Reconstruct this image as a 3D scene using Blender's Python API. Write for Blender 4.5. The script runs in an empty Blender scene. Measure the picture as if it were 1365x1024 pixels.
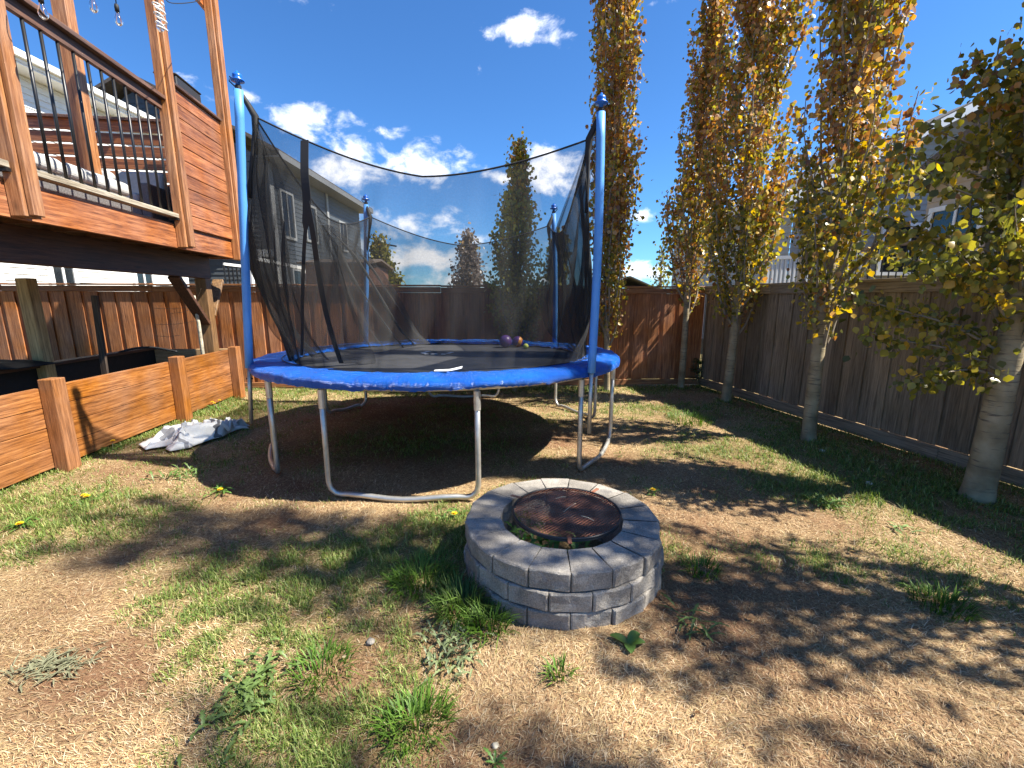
import bpy, bmesh, math, random
import numpy as np
from mathutils import Vector, Matrix, Quaternion
R = math.radians
rnd = random.Random(7)
rng = np.random.default_rng(11)
S = bpy.context.scene
COL = S.collection

# ------------------------------------------------------------------ camera
CAM_H, F_PX, CX, CY, TILT = 1.6, 590.0, 682.5, 512.0, R(11.0)
cam_d = bpy.data.cameras.new('camera'); cam = bpy.data.objects.new('camera', cam_d); COL.objects.link(cam)
cam.location = (0, 0, CAM_H); cam.rotation_euler = (R(90) - TILT, 0, 0)
cam_d.sensor_width = 36; cam_d.lens = 36 * F_PX / 1365; cam_d.clip_end = 2000; cam_d.clip_start = 0.05
S.camera = cam
ct, st = math.cos(TILT), math.sin(TILT)
def ray(px, py):
    a, b = (px - CX) / F_PX, (py - CY) / F_PX
    return Vector((a, ct - b * st, -st - b * ct))
def on_z(px, py, z=0.0):
    d = ray(px, py); t = (z - CAM_H) / d.z
    return Vector((d.x * t, d.y * t, z))
def on_y(px, py, Y):
    d = ray(px, py); t = Y / d.y
    return Vector((d.x * t, Y, CAM_H + d.z * t))

# ------------------------------------------------------------------ tagging
def tag(o, label=None, cat=None, group=None, kind=None):
    if label: o['label'] = label
    if cat: o['category'] = cat
    if group: o['group'] = group
    if kind: o['kind'] = kind
    return o
def thing(name, label, cat, loc=(0, 0, 0), rz=0.0, group=None):
    o = bpy.data.objects.new(name, None); COL.objects.link(o)
    o.location = loc; o.rotation_euler = (0, 0, rz); o.empty_display_size = 0.1
    return tag(o, label, cat, group)

# ------------------------------------------------------------------ mesh builder
class MB:
    def __init__(self, off=(0, 0, 0)):
        self.v = []; self.f = []; self.r = []; self.off = Vector(off)
    def add(self, verts, faces, r=None):
        n = len(self.v); r = rnd.random() if r is None else r
        self.v += [tuple(Vector(p) - self.off) for p in verts]; self.r += [r] * len(verts)
        self.f += [tuple(n + i for i in f) for f in faces]
    def box(self, lo, hi, r=None, m=None):
        (a, b, c), (d, e, f) = lo, hi
        vs = [Vector(p) for p in ((a,b,c),(d,b,c),(d,e,c),(a,e,c),(a,b,f),(d,b,f),(d,e,f),(a,e,f))]
        if m: vs = [m @ p for p in vs]
        self.add(vs, [(3,2,1,0),(4,5,6,7),(0,1,5,4),(1,2,6,5),(2,3,7,6),(3,0,4,7)], r)
    def bar(self, p0, p1, w, h, up=(0, 0, 1), r=None):
        p0, p1 = Vector(p0), Vector(p1); d = p1 - p0; L = d.length; d.normalize()
        s = d.cross(Vector(up))
        if s.length < 1e-4: s = d.cross(Vector((0, 1, 0)))
        s.normalize(); u = s.cross(d)
        vs = []
        for q in (p0, p1):
            for (i, j) in ((-1,-1),(1,-1),(1,1),(-1,1)): vs.append(q + s * (i * w / 2) + u * (j * h / 2))
        self.add(vs, [(0,1,2,3),(7,6,5,4),(0,4,5,1),(1,5,6,2),(2,6,7,3),(3,7,4,0)], r)
    def tube(self, path, rad, n=10, r=None, cap=True):
        path = [Vector(p) for p in path]
        rads = rad if isinstance(rad, (list, tuple)) else [rad] * len(path)
        vs, fs = [], []; nrm = None
        for i, p in enumerate(path):
            t = (path[min(i + 1, len(path) - 1)] - path[max(i - 1, 0)]).normalized()
            if nrm is None:
                nrm = t.orthogonal().normalized()
            else:
                nrm = (nrm - t * nrm.dot(t)).normalized()
            b = t.cross(nrm)
            for k in range(n):
                a = 2 * math.pi * k / n
                vs.append(p + (nrm * math.cos(a) + b * math.sin(a)) * rads[i])
        for i in range(len(path) - 1):
            for k in range(n):
                k2 = (k + 1) % n
                fs.append((i*n + k, i*n + k2, (i+1)*n + k2, (i+1)*n + k))
        if cap:
            fs.append(tuple(range(n - 1, -1, -1))); fs.append(tuple((len(path) - 1) * n + k for k in range(n)))
        self.add(vs, fs, r)
    def lathe(self, prof, n=20, c=(0, 0, 0), r=None, closed=False):
        vs, fs = [], []
        for (rr, z) in prof:
            for k in range(n):
                a = 2 * math.pi * k / n
                vs.append((c[0] + rr * math.cos(a), c[1] + rr * math.sin(a), c[2] + z))
        m = len(prof)
        for i in range(m - 1):
            for k in range(n):
                k2 = (k + 1) % n; fs.append((i*n + k, i*n + k2, (i+1)*n + k2, (i+1)*n + k))
        self.add(vs, fs, r)
    def quad(self, a, b, c, d, r=None): self.add([a, b, c, d], [(0, 1, 2, 3)], r)
    def ribbon(self, pts, side, w, r=None):
        side = Vector(side).normalized(); vs, fs = [], []
        for i, p in enumerate(pts):
            ww = w[i] if isinstance(w, (list, tuple)) else w
            vs += [Vector(p) - side * ww / 2, Vector(p) + side * ww / 2]
        for i in range(len(pts) - 1): fs.append((2*i, 2*i+1, 2*i+3, 2*i+2))
        self.add(vs, fs, r)
    def build(self, name, mat, parent=None, smooth=False, bevel=0, seg=1, solid=0):
        me = bpy.data.meshes.new(name); me.from_pydata(self.v, [], self.f); me.update()
        at = me.attributes.new('rnd', 'FLOAT', 'POINT'); at.data.foreach_set('value', np.array(self.r, dtype=np.float32))
        if smooth: me.polygons.foreach_set('use_smooth', [True] * len(me.polygons))
        o = bpy.data.objects.new(name, me); COL.objects.link(o)
        if mat: me.materials.append(mat)
        if parent: o.parent = parent
        if solid:
            m = o.modifiers.new('solid', 'SOLIDIFY'); m.thickness = solid; m.offset = 0
        if bevel:
            m = o.modifiers.new('bevel', 'BEVEL'); m.width = bevel; m.segments = seg; m.limit_method = 'ANGLE'; m.angle_limit = R(40)
        return o

def np_mesh(name, verts, tris_or_quads, mat, parent=None, col=None, smooth=False):
    """verts (N,3); list of face index arrays (each (M,k)); col (N,3) point colour"""
    me = bpy.data.meshes.new(name)
    loops = np.concatenate([a.reshape(-1) for a in tris_or_quads]).astype(np.int32)
    tot = np.concatenate([np.full(len(a), a.shape[1], np.int32) for a in tris_or_quads])
    start = np.concatenate([[0], np.cumsum(tot)[:-1]]).astype(np.int32)
    me.vertices.add(len(verts)); me.vertices.foreach_set('co', np.asarray(verts, np.float32).reshape(-1))
    me.loops.add(len(loops)); me.loops.foreach_set('vertex_index', loops)
    me.polygons.add(len(tot)); me.polygons.foreach_set('loop_start', start); me.polygons.foreach_set('loop_total', tot)
    if smooth: me.polygons.foreach_set('use_smooth', np.ones(len(tot), bool))
    me.update(calc_edges=True); me.validate()
    if col is not None:
        a = me.color_attributes.new('Col', 'FLOAT_COLOR', 'POINT')
        c4 = np.ones((len(verts), 4), np.float32); c4[:, :3] = col
        a.data.foreach_set('color', c4.reshape(-1))
    me.materials.append(mat)
    o = bpy.data.objects.new(name, me); COL.objects.link(o)
    if parent: o.parent = parent
    return o

# numpy value noise
_perm = rng.random((256, 256))
def vnoise(x, y):
    xi, yi = np.floor(x).astype(int), np.floor(y).astype(int); fx, fy = x - xi, y - yi
    fx = fx * fx * (3 - 2 * fx); fy = fy * fy * (3 - 2 * fy)
    g = lambda a, b: _perm[a & 255, b & 255]
    return (g(xi, yi) * (1 - fx) + g(xi + 1, yi) * fx) * (1 - fy) + (g(xi, yi + 1) * (1 - fx) + g(xi + 1, yi + 1) * fx) * fy
def fbm(x, y, o=4):
    s = 0; a = .5
    for k in range(o): s = s + a * vnoise(x * 2**k + 17.3 * k, y * 2**k - 9.1 * k); a *= .5
    return s / (1 - .5**o)

# ------------------------------------------------------------------ materials
def mat(name):
    m = bpy.data.materials.new(name); m.use_nodes = True; nt = m.node_tree
    return m, nt, nt.nodes['Principled BSDF'], nt.nodes['Material Output']
def N(nt, t, **kw):
    n = nt.nodes.new(t)
    for k, v in kw.items():
        if k in n.inputs: n.inputs[k].default_value = v
        else: setattr(n, k, v)
    return n
def ramp(nt, fac, stops):
    n = nt.nodes.new('ShaderNodeValToRGB'); e = n.color_ramp.elements
    while len(e) < len(stops): e.new(.5)
    for i, (p, c) in enumerate(stops): e[i].position = p; e[i].color = (*c, 1)
    nt.links.new(fac, n.inputs['Fac']); return n.outputs['Color']
def mixc(nt, fac, a, b, mode='MIX'):
    n = nt.nodes.new('ShaderNodeMix'); n.data_type = 'RGBA'; n.blend_type = mode
    for s, v in ((0, fac), (6, a), (7, b)):
        if hasattr(v, 'is_output'): nt.links.new(v, n.inputs[s])
        else: n.inputs[s].default_value = v if s == 0 else (*v, 1)
    return n.outputs[2]
def math_n(nt, op, a, b=None, c=None, clamp=False):
    n = nt.nodes.new('ShaderNodeMath'); n.operation = op; n.use_clamp = clamp
    for i, v in enumerate((a, b, c)):
        if v is None: continue
        if hasattr(v, 'is_output'): nt.links.new(v, n.inputs[i])
        else: n.inputs[i].default_value = v
    return n.outputs[0]
def bump(nt, h, strength, dist, bsdf):
    b = N(nt, 'ShaderNodeBump', Strength=strength, Distance=dist); nt.links.new(h, b.inputs['Height'])
    nt.links.new(b.outputs[0], bsdf.inputs['Normal'])

def wood(name, c_dark, c_mid, c_light, axis='Y', rough=.6, grain=1.0, knots=True, var=.5):
    """plank wood, grain along a local axis, each board its own tone (attribute rnd)"""
    m, nt, b, out = mat(name); L = nt.links
    tc = N(nt, 'ShaderNodeTexCoord'); at = N(nt, 'ShaderNodeAttribute', attribute_name='rnd')
    sc = {'X': (1.5, 30, 30), 'Y': (30, 1.5, 30), 'Z': (30, 30, 1.5)}[axis]
    sh = N(nt, 'ShaderNodeVectorMath', operation='MULTIPLY_ADD'); L.new(tc.outputs['Object'], sh.inputs[0])
    sh.inputs[1].default_value = sc
    cmb = N(nt, 'ShaderNodeCombineXYZ')
    k = math_n(nt, 'MULTIPLY', at.outputs['Fac'], 37.0); L.new(k, cmb.inputs[0]); L.new(k, cmb.inputs[1]); L.new(k, cmb.inputs[2])
    L.new(cmb.outputs[0], sh.inputs[2])
    n1 = N(nt, 'ShaderNodeTexNoise', Scale=1.6 * grain, Detail=7.0, Roughness=.65, Distortion=.3); L.new(sh.outputs[0], n1.inputs['Vector'])
    w = N(nt, 'ShaderNodeTexNoise', Scale=4.5 * grain, Detail=4.0, Roughness=.75); L.new(sh.outputs[0], w.inputs['Vector'])
    f = math_n(nt, 'ADD', math_n(nt, 'MULTIPLY', n1.outputs[0], .65), math_n(nt, 'MULTIPLY', w.outputs[0], .35))
    c = ramp(nt, f, [(.38, tuple(x * .7 for x in c_dark)), (.50, c_mid), (.62, tuple(x * 1.12 for x in c_light))])
    if knots:
        ksc = {'X': (2.2, 7, 7), 'Y': (7, 2.2, 7), 'Z': (7, 7, 2.2)}[axis]
        s2 = N(nt, 'ShaderNodeVectorMath', operation='MULTIPLY_ADD'); L.new(tc.outputs['Object'], s2.inputs[0]); s2.inputs[1].default_value = ksc
        L.new(cmb.outputs[0], s2.inputs[2])
        vo = N(nt, 'ShaderNodeTexVoronoi', Scale=.8, Randomness=1.0); L.new(s2.outputs[0], vo.inputs['Vector'])
        kn = math_n(nt, 'MULTIPLY', math_n(nt, 'SUBTRACT', .13, vo.outputs['Distance'], clamp=True), 6.5, clamp=True)
        c = mixc(nt, kn, c, tuple(x * .45 for x in c_dark))
    tone = math_n(nt, 'ADD', math_n(nt, 'MULTIPLY', at.outputs['Fac'], var), 1 - var * .5)
    hs = N(nt, 'ShaderNodeHueSaturation'); L.new(c, hs.inputs['Color']); L.new(tone, hs.inputs['Value'])
    # weathering blotches
    bl = N(nt, 'ShaderNodeTexNoise', Scale=2.3, Detail=4.0); L.new(tc.outputs['Object'], bl.inputs['Vector'])
    sv = math_n(nt, 'ADD', math_n(nt, 'MULTIPLY', bl.outputs[0], .5), .72); L.new(sv, hs.inputs['Saturation'])
    L.new(hs.outputs[0], b.inputs['Base Color']); b.inputs['Roughness'].default_value = rough
    bump(nt, f, .5, .006, b); return m

def plain(name, c, rough=.5, metal=0.0, noise=.12, scale=9.0, bmp=0.0, bscale=60.0, spec=.5):
    m, nt, b, out = mat(name); L = nt.links
    tc = N(nt, 'ShaderNodeTexCoord')
    n1 = N(nt, 'ShaderNodeTexNoise', Scale=scale, Detail=5.0, Roughness=.6); L.new(tc.outputs['Object'], n1.inputs['Vector'])
    col = ramp(nt, n1.outputs[0], [(.3, tuple(x * (1 - noise) for x in c)), (.7, tuple(min(1, x * (1 + noise)) for x in c))])
    L.new(col, b.inputs['Base Color']); b.inputs['Roughness'].default_value = rough; b.inputs['Metallic'].default_value = metal
    b.inputs['Specular IOR Level'].default_value = spec
    if bmp:
        n2 = N(nt, 'ShaderNodeTexNoise', Scale=bscale, Detail=4.0); L.new(tc.outputs['Object'], n2.inputs['Vector'])
        bump(nt, n2.outputs[0], bmp, .01, b)
    return m

def leafmat(name, rough=.4, trans=.35, spec=.5):
    m, nt, b, out = mat(name); L = nt.links
    a = N(nt, 'ShaderNodeAttribute', attribute_name='Col'); L.new(a.outputs['Color'], b.inputs['Base Color'])
    b.inputs['Roughness'].default_value = rough; b.inputs['Specular IOR Level'].default_value = spec
    t = N(nt, 'ShaderNodeBsdfTranslucent'); hs = N(nt, 'ShaderNodeHueSaturation', Saturation=1.15, Value=1.3)
    L.new(a.outputs['Color'], hs.inputs['Color']); L.new(hs.outputs[0], t.inputs['Color'])
    mx = N(nt, 'ShaderNodeMixShader', Fac=trans); L.new(b.outputs[0], mx.inputs[1]); L.new(t.outputs[0], mx.inputs[2])
    L.new(mx.outputs[0], out.inputs['Surface']); return m

M = {}
M['cedarY'] = wood('cedar_stain_along', (.14,.040,.012), (.27,.088,.026), (.38,.145,.048), 'Y', .55, var=.6)
M['cedarX'] = wood('cedar_stain_across', (.14,.040,.012), (.27,.088,.026), (.38,.145,.048), 'X', .55, var=.6)
M['cedarZ'] = wood('cedar_post', (.21,.076,.023), (.33,.132,.043), (.43,.20,.075), 'Z', .55, var=.25)
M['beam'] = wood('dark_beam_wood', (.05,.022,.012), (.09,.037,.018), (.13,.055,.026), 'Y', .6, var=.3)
M['braceZ'] = wood('brace_wood', (.10,.055,.022), (.17,.09,.037), (.24,.135,.055), 'Z', .6, var=.3)
M['railcap'] = wood('rail_cap_wood', (.06,.03,.02), (.11,.055,.036), (.17,.09,.06), 'Y', .6, var=.2)
M['greywood'] = wood('weathered_grey_wood', (.18,.145,.10), (.31,.26,.19), (.43,.37,.28), 'Y', .8, var=.2)
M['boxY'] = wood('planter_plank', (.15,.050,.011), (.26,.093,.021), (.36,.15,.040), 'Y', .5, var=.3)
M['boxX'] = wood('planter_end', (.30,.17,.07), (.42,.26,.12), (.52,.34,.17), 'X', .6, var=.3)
M['boxZ'] = wood('planter_post', (.17,.060,.016), (.26,.100,.029), (.34,.145,.048), 'Z', .55, var=.3)
M['paleZ'] = wood('pale_post', (.34,.21,.08), (.48,.31,.12), (.58,.41,.18), 'Z', .65, var=.1)
M['darkstake'] = wood('dark_stake', (.035,.022,.016), (.06,.04,.028), (.09,.06,.04), 'Z', .7, var=.1)
M['fenceZ'] = wood('red_fence_board', (.23,.075,.023), (.37,.135,.042), (.50,.205,.072), 'Z', .65, var=.6)
M['fenceX'] = wood('red_fence_rail', (.21,.08,.026), (.32,.132,.047), (.42,.19,.075), 'X', .65, var=.2)
M['gfenceZ'] = wood('grey_fence_board', (.155,.115,.072), (.215,.162,.103), (.28,.215,.142), 'Z', .75, var=.6)
M['gfenceY'] = wood('grey_fence_rail', (.165,.125,.08), (.235,.18,.118), (.29,.23,.152), 'Y', .75, var=.2)
M['blackmetal'] = plain('black_metal', (.012,.012,.013), .4)
M['blackbox'] = plain('black_box', (.025,.024,.024), .5)
M['steel'] = plain('galvanised_steel', (.56,.54,.49), .42, .75, .18, 14, .08, 90)
M['foam'] = plain('blue_foam', (.085,.30,.72), .5, 0, .08, 4, .1, 160)
M['cap'] = plain('blue_plastic', (.015,.13,.55), .3)
M['mat'] = plain('jump_mat', (.06,.06,.062), .6, 0, .25, 5, .25, 400, .35)
M['strap'] = plain('black_webbing', (.010,.010,.011), .7)
M['white'] = plain('white_paint', (.80,.80,.78), .5, 0, .04)
M['whitetag'] = plain('white_vinyl', (.82,.82,.80), .4, 0, .05)
M['sidingwhite'] = plain('white_siding', (.74,.73,.69), .55, 0, .04)
M['sidingblue'] = plain('blue_grey_siding', (.095,.108,.12), .55, 0, .06)
M['soffit'] = plain('soffit_grey', (.15,.15,.15), .6)
M['trim'] = plain('dull_trim', (.38,.38,.37), .6)
M['sidinggrey'] = plain('grey_siding', (.36,.33,.29), .55, 0, .05)
M['sidingbeige'] = plain('beige_siding', (.50,.40,.29), .55, 0, .05)
M['shingle'] = plain('asphalt_shingle', (.085,.080,.078), .85, 0, .45, 14, .4, 40)
M['shingleb'] = plain('brown_shingle', (.14,.105,.08), .85, 0, .35, 14, .4, 40)
M['brownwall'] = plain('brown_boards', (.17,.075,.045), .7, 0, .2)
M['glass'] = plain('window_glass', (.015,.02,.025), .06, 0, .2)
M['cushion'] = plain('grey_cushion', (.42,.41,.39), .85, 0, .12, 20, .4, 50)
M['wicker'] = plain('grey_wicker', (.13,.12,.115), .7, 0, .4, 60, .6, 120)
M['soil'] = plain('black_liner', (.008,.008,.008), .7, 0, .3, 20, .6, 20)
M['birch'] = plain('peeled_stake', (.52,.46,.34), .7, 0, .5, 16)
M['wire'] = plain('rusty_wire', (.20,.13,.08), .6)
M['bulb'] = None
M['purple'] = plain('purple_rubber', (.075,.028,.15), .4, 0, .15)
M['tennis'] = plain('yellow_felt', (.50,.55,.12), .9, 0, .1)
M['weedleaf'] = leafmat('weed_leaf', .45, .3)
M['leaf'] = leafmat('aspen_leaf', .36, .45, .5)
M['blade'] = leafmat('grass_blade', .55, .3, .35)
M['straw'] = leafmat('dry_straw', .65, .2, .3)
M['petal'] = plain('yellow_petal', (.75,.50,.01), .7, 0, .1)

# bark
def bark():
    m, nt, b, out = mat('aspen_bark'); L = nt.links
    tc = N(nt, 'ShaderNodeTexCoord')
    mp = N(nt, 'ShaderNodeMapping'); mp.inputs['Scale'].default_value = (6, 6, 55); L.new(tc.outputs['Object'], mp.inputs['Vector'])
    n1 = N(nt, 'ShaderNodeTexNoise', Scale=1.0, Detail=4.0, Roughness=.6); L.new(mp.outputs[0], n1.inputs['Vector'])
    n2 = N(nt, 'ShaderNodeTexNoise', Scale=5.0, Detail=5.0); L.new(tc.outputs['Object'], n2.inputs['Vector'])
    c = ramp(nt, n2.outputs[0], [(.3, (.17,.13,.07)), (.5, (.30,.24,.14)), (.72, (.44,.37,.24))])
    k = ramp(nt, n1.outputs[0], [(.58, (0,0,0)), (.68, (1,1,1))])
    c = mixc(nt, k, c, (.12, .095, .07))
    L.new(c, b.inputs['Base Color']); b.inputs['Roughness'].default_value = .75
    bump(nt, n1.outputs[0], .5, .01, b); return m
M['bark'] = bark()
M['twig'] = plain('twig_bark', (.24,.20,.15), .75, 0, .3)

# vinyl pad
def vinyl():
    m, nt, b, out = mat('blue_vinyl'); L = nt.links
    tc = N(nt, 'ShaderNodeTexCoord')
    n1 = N(nt, 'ShaderNodeTexNoise', Scale=3.0, Detail=5.0); L.new(tc.outputs['Object'], n1.inputs['Vector'])
    c = ramp(nt, n1.outputs[0], [(.3, (.008,.11,.56)), (.7, (.014,.18,.76))])
    L.new(c, b.inputs['Base Color']); b.inputs['Roughness'].default_value = .24
    n2 = N(nt, 'ShaderNodeTexNoise', Scale=30.0, Detail=7.0, Roughness=.75, Distortion=2.5); L.new(tc.outputs['Object'], n2.inputs['Vector'])
    bump(nt, n2.outputs[0], 1.0, .035, b); return m
M['vinyl'] = vinyl()

# net: woven mesh, see-through, denser when seen at a slant
def netmat():
    m, nt, b, out = mat('black_net'); L = nt.links
    nt.nodes.remove(b)
    lw = N(nt, 'ShaderNodeLayerWeight', Blend=.5)
    cosv = math_n(nt, 'MAXIMUM', math_n(nt, 'SUBTRACT', 1.0, lw.outputs['Facing']), .12)
    tr = math_n(nt, 'POWER', .63, math_n(nt, 'DIVIDE', 1.0, cosv))
    tc = N(nt, 'ShaderNodeTexCoord')
    n1 = N(nt, 'ShaderNodeTexNoise', Scale=70.0, Detail=3.0); L.new(tc.outputs['Object'], n1.inputs['Vector'])
    tr2 = math_n(nt, 'ADD', tr, math_n(nt, 'MULTIPLY', math_n(nt, 'SUBTRACT', n1.outputs[0], .5), .14), clamp=True)
    d = N(nt, 'ShaderNodeBsdfDiffuse'); d.inputs['Color'].default_value = (.045, .045, .045, 1)
    t = N(nt, 'ShaderNodeBsdfTransparent')
    mx = N(nt, 'ShaderNodeMixShader'); L.new(tr2, mx.inputs[0]); L.new(d.outputs[0], mx.inputs[1]); L.new(t.outputs[0], mx.inputs[2])
    L.new(mx.outputs[0], out.inputs['Surface']); return m
M['net'] = netmat()

def stone():
    m, nt, b, out = mat('concrete_block'); L = nt.links
    tc = N(nt, 'ShaderNodeTexCoord'); at = N(nt, 'ShaderNodeAttribute', attribute_name='rnd')
    n1 = N(nt, 'ShaderNodeTexNoise', Scale=6.0, Detail=6.0, Roughness=.65); L.new(tc.outputs['Object'], n1.inputs['Vector'])
    n2 = N(nt, 'ShaderNodeTexNoise', Scale=140.0, Detail=3.0, Roughness=.7); L.new(tc.outputs['Object'], n2.inputs['Vector'])
    n3 = N(nt, 'ShaderNodeTexNoise', Scale=38.0, Detail=5.0, Roughness=.7); L.new(tc.outputs['Object'], n3.inputs['Vector'])
    f = math_n(nt, 'ADD', math_n(nt, 'MULTIPLY', n1.outputs[0], .5), math_n(nt, 'MULTIPLY', n2.outputs[0], .5))
    c = ramp(nt, f, [(.36, (.12,.107,.09)), (.5, (.26,.234,.2)), (.64, (.405,.368,.318))])
    tone = math_n(nt, 'ADD', math_n(nt, 'MULTIPLY', at.outputs['Fac'], .32), .84)
    hs = N(nt, 'ShaderNodeHueSaturation'); L.new(c, hs.inputs['Color']); L.new(tone, hs.inputs['Value'])
    L.new(hs.outputs[0], b.inputs['Base Color']); b.inputs['Roughness'].default_value = .85
    h = math_n(nt, 'ADD', math_n(nt, 'MULTIPLY', n2.outputs[0], .35), n3.outputs[0])
    bump(nt, h, .6, .012, b); return m
M['stone'] = stone()

def rust():
    m, nt, b, out = mat('rusty_mesh'); L = nt.links
    tc = N(nt, 'ShaderNodeTexCoord')
    n1 = N(nt, 'ShaderNodeTexNoise', Scale=7.0, Detail=6.0, Roughness=.6); L.new(tc.outputs['Object'], n1.inputs['Vector'])
    c = ramp(nt, n1.outputs[0], [(.35, (.10,.045,.03)), (.5, (.28,.105,.058)), (.68, (.46,.21,.12))])
    L.new(c, b.inputs['Base Color']); b.inputs['Roughness'].default_value = .7; b.inputs['Metallic'].default_value = .25
    return m
M['rust'] = rust()

def glassbulb():
    m, nt, b, out = mat('clear_bulb')
    b.inputs['Base Color'].default_value = (.95, .95, .92, 1); b.inputs['Roughness'].default_value = .05
    b.inputs['Transmission Weight'].default_value = 1.0; b.inputs['IOR'].default_value = 1.15; return m
M['bulb'] = glassbulb()

# ------------------------------------------------------------------ light and sky
SUN = Vector((.80, -.13, 1.0)).normalized()
sl = bpy.data.lights.new('sun', 'SUN'); sl.energy = 5.0; sl.angle = R(.7); sl.color = (1.0, .95, .85)
so = bpy.data.objects.new('sun', sl); COL.objects.link(so); so.rotation_euler = SUN.to_track_quat('Z', 'Y').to_euler(); so.location = (8, -3, 12)

W = bpy.data.worlds.new('World'); S.world = W; W.use_nodes = True
nt = W.node_tree; L = nt.links; bg = nt.nodes['Background']
sky = N(nt, 'ShaderNodeTexSky'); sky.sky_type = 'NISHITA'; sky.sun_disc = False
sky.sun_elevation = math.asin(SUN.z); sky.sun_rotation = math.atan2(SUN.x, SUN.y)
sky.air_density = 1.0; sky.dust_density = .25; sky.ozone_density = 3.0; sky.altitude = 700
tc = N(nt, 'ShaderNodeTexCoord'); sp = N(nt, 'ShaderNodeSeparateXYZ'); L.new(tc.outputs['Generated'], sp.inputs[0])
az = math_n(nt, 'ARCTAN2', sp.outputs[0], sp.outputs[1]); el = math_n(nt, 'ARCSINE', sp.outputs[2])
uv = N(nt, 'ShaderNodeCombineXYZ'); L.new(az, uv.inputs[0]); L.new(math_n(nt, 'MULTIPLY', el, 1.5), uv.inputs[1])
cn = N(nt, 'ShaderNodeTexNoise', Scale=13.0, Detail=9.0, Roughness=.6, Distortion=.25); L.new(uv.outputs[0], cn.inputs['Vector'])
CLOUDS = [  # px, py, half width, half height, strength
    (708, 40, 56, 30, .75), (770, 14, 20, 9, .45), (430, 8, 48, 13, .5), (868, 4, 40, 9, .5), (415, 165, 66, 34, .62), (515, 180, 32, 15, .5),
    (478, 200, 42, 22, .95), (455, 230, 84, 32, .8), (568, 222, 66, 32, .85), (668, 236, 30, 14, .75), (730, 230, 60, 34, .95), (640, 95, 14, 12, .45),
    (262, 112, 46, 24, .5), (335, 135, 26, 14, .4), (540, 300, 90, 26, .7), (660, 322, 120, 16, .5), (560, 345, 160, 26, .75), (850, 290, 30, 14, .6),
    (860, 360, 60, 18, .75), (600, 372, 300, 16, .6), (30, 20, 30, 12, .3)]
acc = None
for (px, py, hw, hh, s) in CLOUDS:
    d = ray(px, py); a0 = math.atan2(d.x, d.y); e0 = math.asin(d.normalized().z)
    d1 = ray(px + hw, py); wa = abs(math.atan2(d1.x, d1.y) - a0); d2 = ray(px, py - hh); we = abs(math.asin(d2.normalized().z) - e0)
    q1 = math_n(nt, 'POWER', math_n(nt, 'ABSOLUTE', math_n(nt, 'DIVIDE', math_n(nt, 'SUBTRACT', az, a0), wa)), 2.0)
    q2 = math_n(nt, 'POWER', math_n(nt, 'ABSOLUTE', math_n(nt, 'DIVIDE', math_n(nt, 'SUBTRACT', el, e0), we)), 2.0)
    g = math_n(nt, 'MULTIPLY', math_n(nt, 'EXPONENT', math_n(nt, 'MULTIPLY', math_n(nt, 'ADD', q1, q2), -.9)), s)
    acc = g if acc is None else math_n(nt, 'MAXIMUM', acc, g)
dens = math_n(nt, 'ADD', acc, math_n(nt, 'MULTIPLY', math_n(nt, 'SUBTRACT', cn.outputs[0], .5), 2.3))
mr = N(nt, 'ShaderNodeMapRange'); mr.interpolation_type = 'SMOOTHSTEP'; L.new(dens, mr.inputs[0])
mr.inputs[1].default_value = .34; mr.inputs[2].default_value = .98
gate = math_n(nt, 'MULTIPLY', mr.outputs[0], math_n(nt, 'MULTIPLY', math_n(nt, 'SUBTRACT', acc, .07, clamp=True), 6.0, clamp=True))
tint = mixc(nt, 1.0, sky.outputs[0], (.40, .72, 1.03), 'MULTIPLY')
fin = mixc(nt, gate, tint, (8.6, 8.7, 9.0))
L.new(fin, bg.inputs['Color']); bg.inputs['Strength'].default_value = .08

S.view_settings.view_transform = 'Standard'; S.view_settings.look = 'None'; S.view_settings.exposure = 1.42; S.view_settings.gamma = 1.0
S.cycles.transparent_max_bounces = 24; S.cycles.max_bounces = 8; S.cycles.use_denoising = True

# ------------------------------------------------------------------ yard limits
FC = Vector((3.52, 8.2))                       # fence corner
def fence_x(y): return FC.x + (8.2 - y) * .1908
def backfence_y(x): return 8.2 + (x - FC.x) * .045

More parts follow.
